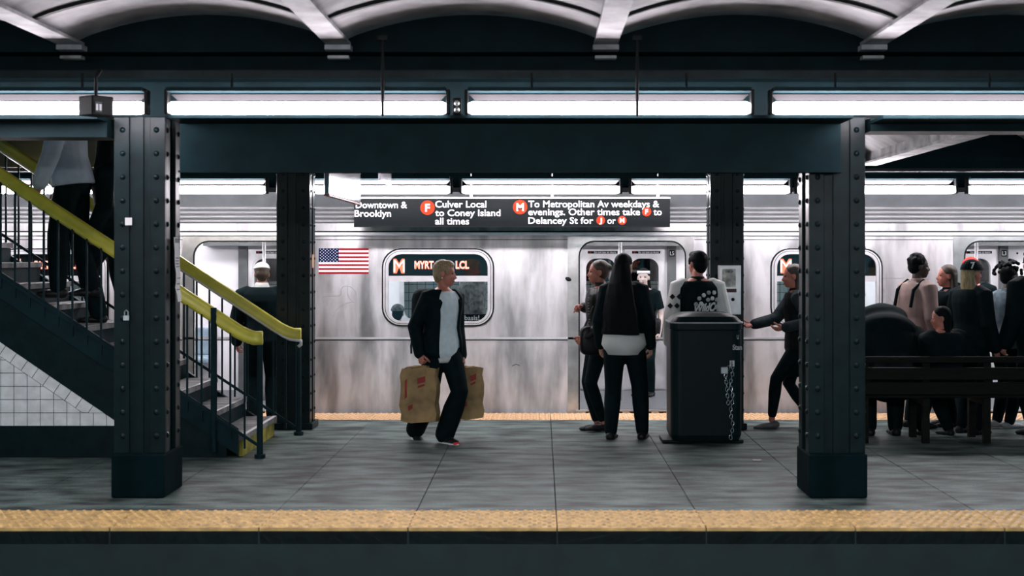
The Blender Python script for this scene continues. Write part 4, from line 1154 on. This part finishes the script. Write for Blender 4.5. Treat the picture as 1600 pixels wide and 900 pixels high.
p = Person('woman with a white headband and striped black jersey standing inside the train doorway', gpt(1006, 17.45), -108, 1.50, feet=None, hands=[None, None], head=(8, 0), skin=SKINP, vox=.010)
p.trousers(CLB, .01); p.top(CLB, .022, hem=-.05, sleeve=.4, name='jersey', collar=0); p.hair(HBLK, 'long', .2, .5); p.shoes(SHOEB)
MB().rings([[p.hd((-.012 + r_ * .105 * math.cos(q), r_ * .089 * math.sin(q), z)) for q in (2 * PI * j / 20 for j in range(20))] for z, r_ in ((.055, 1.0), (.092, .96))]).build('headband', WHITE, p.root, smooth=True)
for sd, (sh, el, wr) in zip((1, -1), p.arms):
    for f in (.38, .55):
        c = sh.lerp(el, f); d = (el - sh).normalized() * .012
        MB().tube([c - d, c + d], .033 * p.H + .012, 12).build('sleeve_stripe', WHITE, p.root)
c = p.sp(.2) + p.fw * (.066 * p.H + .026)
MB().box(-.004, .004, -.015, .015, -.06, .06, Matrix.Translation(c)).build('jersey_mark', WHITE, p.root)
sc = p.W @ Vector((.02, .17, .80))
t = thing('handbag', tuple(sc), 'black handbag held by the headband woman inside the train', 'bag', None, p.yaw)
soft_box(MB(), (0, 0, 0), (.10, .055, .13)).build('bag_body', CLL, t, smooth=True)
MB().tube([(-.07, 0, .1), (-.03, 0, .24), (.03, 0, .24), (.07, 0, .1)], .008, 6).build('handle', CLL, t)

p = Person('dark-haired man in a varsity jacket seen from behind, behind the litter bin', gpt(1090, 13.68), 92, 1.69, male=True, head=(32, 0), skin=SKINR, vox=.009)
p.trousers(CLB); p.top(CLB, .034, hem=-.02, sl_m=WHCL, name='varsity_jacket', sinf=.03); p.hair(HBLK, 'short'); p.shoes()
sh, el, wr = p.arms[0]
for f in (.33, .62):
    for dy in (-.032, .032):
        c = sh.lerp(el, f) + Vector((-.086, dy + .012, 0))
        MB().box(-.006, .006, -.019, .019, -.019, .019, Matrix.Translation(c) @ Matrix.Rotation(PI / 4, 4, 'X')).build('sleeve_diamond', GASK, p.root)
def bk_pt(y, z, off=.004):
    """point on the jacket back"""
    t_ = (z - p.hip.z) / p.H; rx, ry = torso_r(t_); rx = rx * p.H * p.sw + .034; ry = ry * p.H + .034
    return Vector((-ry * math.sqrt(max(1 - (y / rx) ** 2, .05)) - off, y, z))
pinm = [mat('badge_grey', (.35, .36, .35), .4), mat('badge_white', (.6, .6, .6), .4)]
for i, (u, v) in enumerate(((1091, 466), (1098, 461), (1106, 457), (1115, 457), (1086, 475), (1094, 474), (1105, 468), (1112, 466), (1119, 468))):
    wv = p.Wi @ Vector((xat(u, 13.6), 13.6, zat(v, 13.6)))
    c = bk_pt(wv.y, wv.z)
    MB().dome(c, (-1, 0, .1), .020, .008, 10).build('pin_badge', pinm[i % 2], p.root)
sc_ = text_mesh([('WildCa', xat(1085, 13.55), xat(1123, 13.55), zat(488, 13.55), .075)], 'chenille_script', WHCL, None, bold=.05, shear=.35)[0]
for v in sc_.data.vertices:
    q = p.Wi @ Vector((v.co.x, 13.55, v.co.z)); v.co = bk_pt(q.y, q.z + q.y * -.10, .008)
sc_.parent = p.root

p = Person('woman walking left in heeled shoes, reaching forward past the near right column', gpt(1249, 14.15), 178, 1.615, lean=4, hip=.515, feet=[at(1266, 664, 14.3), at(1203, 668, 14.15)][::-1], foot_pitch=(6, 30),
           hands=[at(1226, 512, 13.95), at(1177, 507, 14.2)], head=(0, 4), skin=SKINR, vox=.009, curl=.5)
p.trousers(CLB, .008, hem=.86); p.top(CLD, .03, hem=-.06, sl_m=mat('dark_denim_sleeve', (.022, .032, .038), .8, var=.5, scale=14, spec=.1), name='coat'); p.hair(HBRN, 'long', .36, .6); p.shoes(mat('grey_heeled_shoe', (.10, .10, .105), .35), heel=.03)
MB().rings([p.ring(t, i) for t, i in ((-.2, .05), (-.1, .04), (.02, .022))]).build('skirt', CLB, p.root, smooth=True)

# --- stairs
p = Person('man in white cap and black jacket seen from behind beside the staircase', gpt(409, 14.74), 96, 1.575, male=True, head=(6, 12), skin=SKINR, vox=.010, shoulder=1.1)
p.trousers(CLB); p.top(CLB, .04, hem=-.05, t1=.312, collar=0); p.hair(HBRN, 'short'); p.cap(WHCL, 0, low=.012, grow=.004); p.shoes()
MB().tube([p.sp(.28), p.neck + p.ax * .012 * p.H, p.neck + p.ax * .026 * p.H], [.06 * p.H, .046 * p.H, .039 * p.H], 14).build('white_collar', WHCL, p.root, smooth=True)

def step_of(x): return int((X0 + .02 - x) / RUN)
def on_step(u, d, n):
    return (X0 - RUN * n - .13, d, RISE * (n + 1) + .005)
a = on_step(0, 12.75, 6); b_ = on_step(0, 12.95, 5)
p = Person('man in a pale blue shirt and black trousers climbing the staircase, head out of sight', (a[0] + .12, 12.85, b_[2] + .20), 184, 1.86, male=True, lean=8, hip=.57, feet=[(a[0], 12.75, a[2]), (b_[0], 12.95, b_[2])], hands=[(a[0] - .05, 12.45, b_[2] + 1.15), None], vox=.011)
p.trousers(CLB, .03); p.top(SHIRT, .05, hem=-.03, sleeve=.9, name='shirt', sinf=.035); p.hair(HBRN, 'short'); p.shoes()
a = on_step(0, 13.05, 5); b_ = on_step(0, 13.25, 4)
p = Person('person in black with dark hair following up the staircase behind the blue shirt', (a[0] + .13, 13.15, b_[2] + .10), 182, 1.70, lean=5, hip=.56, head=(-70, 0), feet=[(a[0], 13.05, a[2]), (b_[0], 13.25, b_[2])], vox=.012)
p.trousers(CLB, .04); p.top(CLB, .06, hem=-.12, sinf=.04); p.hair(HBLK, 'long', .25, .8); p.shoes()

# --- right hand crowd
p = Person('man with cropped curly hair in a dusty pink jacket facing right, at the bench', gpt(1433, 14.2), 22, 1.66, male=True, head=(-18, 0), skin=SKIND, vox=.010)
p.trousers(CLB); p.top(TAN, .04, hem=-.06); p.hair(HBLK, 'curly', width=.9); p.shoes()
bk = p.W @ (p.sp(.16) + Vector((-.19, 0, 0)))
for sd in (1, -1):
    pts = [p.sp(t) + Vector((0, sd * .085 * p.H * .9, 0)) + p.fw * f for t, f in ((.16, -.17), (.26, -.135), (.315, -.02), (.27, .125), (.16, .16))]
    MB().tube(pts, .016, 6).build('rucksack_strap', CLB, p.root)
p = Person('woman with long dark hair facing left, nose to nose with the pink jacket man', gpt(1482, 14.35), 182, 1.56, head=(0, -2), skin=SKINR, vox=.011)
p.trousers(CLB); p.top(CLB, .035, hem=-.08); p.hair(HBRN, 'long', .42, .7); p.shoes()
p = Person('blonde woman in a black knitted hat marked 7, facing right beyond the bench', gpt(1517, 13.72), 32, 1.60, head=(-10, 2), skin=SKINR, vox=.010)
p.trousers(CLB); p.top(CLB, .045, hem=-.12); p.hair(HLONG, 'long', .26, .75); p.cap(CLB, 0, name='knitted_hat', low=-.015, grow=.014); p.shoes()
MB().box(-.03, .03, -.002, .008, -.02, .02, Matrix.Translation(p.sp(.0) + Vector((-.11, .12, -.03)))).build('belt_stud', SSP, p.root)
hw_ = p.W @ p.hd((-.08, -.06, .085))
t7 = text_mesh([('7', -.02, .02, -.03, .06)], 'white_seven', WHITE, None, bold=.04)[0]
nrm_ = (p.HM @ Vector((-.55, -.85, .25))).normalized()
zz_ = (Vector((0, 0, 1)) - nrm_ * nrm_.z).normalized(); xx_ = zz_.cross(nrm_)
t7.data.transform(Matrix.Translation(p.hd((-.064, -.083, .075)) + nrm_ * .012) @ Matrix((xx_, -nrm_, zz_)).transposed().to_4x4()); t7.parent = p.root
p = Person('person in a bright red cap half hidden behind the blonde woman', gpt(1517, 14.72), 75, 1.62, male=True, skin=SKINR, vox=.012)
p.trousers(CLB); p.top(CLB, .04); p.hair(HBLK, 'short'); p.cap(REDCAP, 0, low=-.005); p.shoes()
p = Person('curly-haired person in a blue-grey denim jacket standing at the right', gpt(1570, 14.22), 20, 1.55, male=False, lean=4, skin=SKIND, vox=.011)
p.trousers(CLB); p.top(DENIM, .04, hem=-.05); p.hair(HBLK, 'curly', width=1.6); p.shoes(mat('pale_shoe', (.3, .29, .29), .5))
p = Person('broad-shouldered person in a black coat at the right edge of the picture', gpt(1622, 13.62), 120, 1.70, male=True, lean=4, shoulder=1.25, vox=.012)
p.trousers(CLB); p.top(CLB, .06, hem=-.18); p.hair(HBLK, 'short'); p.shoes()
# seated on the bench, facing the train
def seated(label, u, yaw, H, head, lean, lift=0, skin=SKIN):
    x = xat(u, 13.1)
    return Person(label, (x, 13.2, 0), yaw, H, male=True, lean=lean, hip=(x, 13.2, .535), feet=[(x - .12, 13.62, 0), (x + .12, 13.62, 0)], hands=[(x - .15, 13.5, .62), (x + .15, 13.5, .62)], head=head, pole_leg=1, vox=.012, skin=skin, shoulder=1.2)
p = seated('hunched person in a bulky black hooded coat sitting on the bench, seen from behind', 1399, 90, 1.80, (0, 50), 38)
p.trousers(CLB, .03); m = p.top(CLB, .085, hem=-.06, sinf=.075)
hm = MB(); hm.ell(p.hd((-.01, 0, .0)), (.14, .15, .13)).ell(p.hd((-.02, 0, -.03)), (.15, .25, .135)).ell(p.sp(.24) + Vector((.0, 0, .07)), (.17, .315, .20)); fused(hm, 'hood', CLB, p.root, .018, 16); p.shoes()
p = seated('seated person on the bench with the face turned left, dressed in black', 1484, 118, 1.44, (55, 5), 6, skin=SKINR)
p.trousers(CLB, .02); p.top(CLB, .05, hem=-.08); p.hair(HBLK, 'long', .3, .8); p.shoes()

# --- passengers seen through the train window
def rider(label, x, y, yaw, H, hip, lean=0, head=(0, 0), seat=True, skin=SKIN):
    return Person(label, (x, y, .0), yaw, H, lean=lean, hip=(x, y, hip), feet=[(x - .1, y + (-.45 if yaw < 0 else .45), 0), (x + .1, y + (-.45 if yaw < 0 else .45), 0)] if seat else None, head=head, vox=.013, skin=skin)
p = Person('passenger in a grey tweed coat standing inside the train window', (xat(738, 16.6), 16.6, 0), 20, 1.66, vox=.012, head=(-10, 0))
p.trousers(CLB); p.top(TWEED, .05, hem=-.15); p.hair(HBRN, 'short'); p.shoes()
p = rider('seated passenger in a grey cap low inside the train window at left', xat(622, 16.05), 16.0, 90, 1.35, .50)
p.trousers(CLB); p.top(TWEED, .03); p.hair(HBLK, 'short'); p.cap(TWEED, 1, low=0); p.shoes()
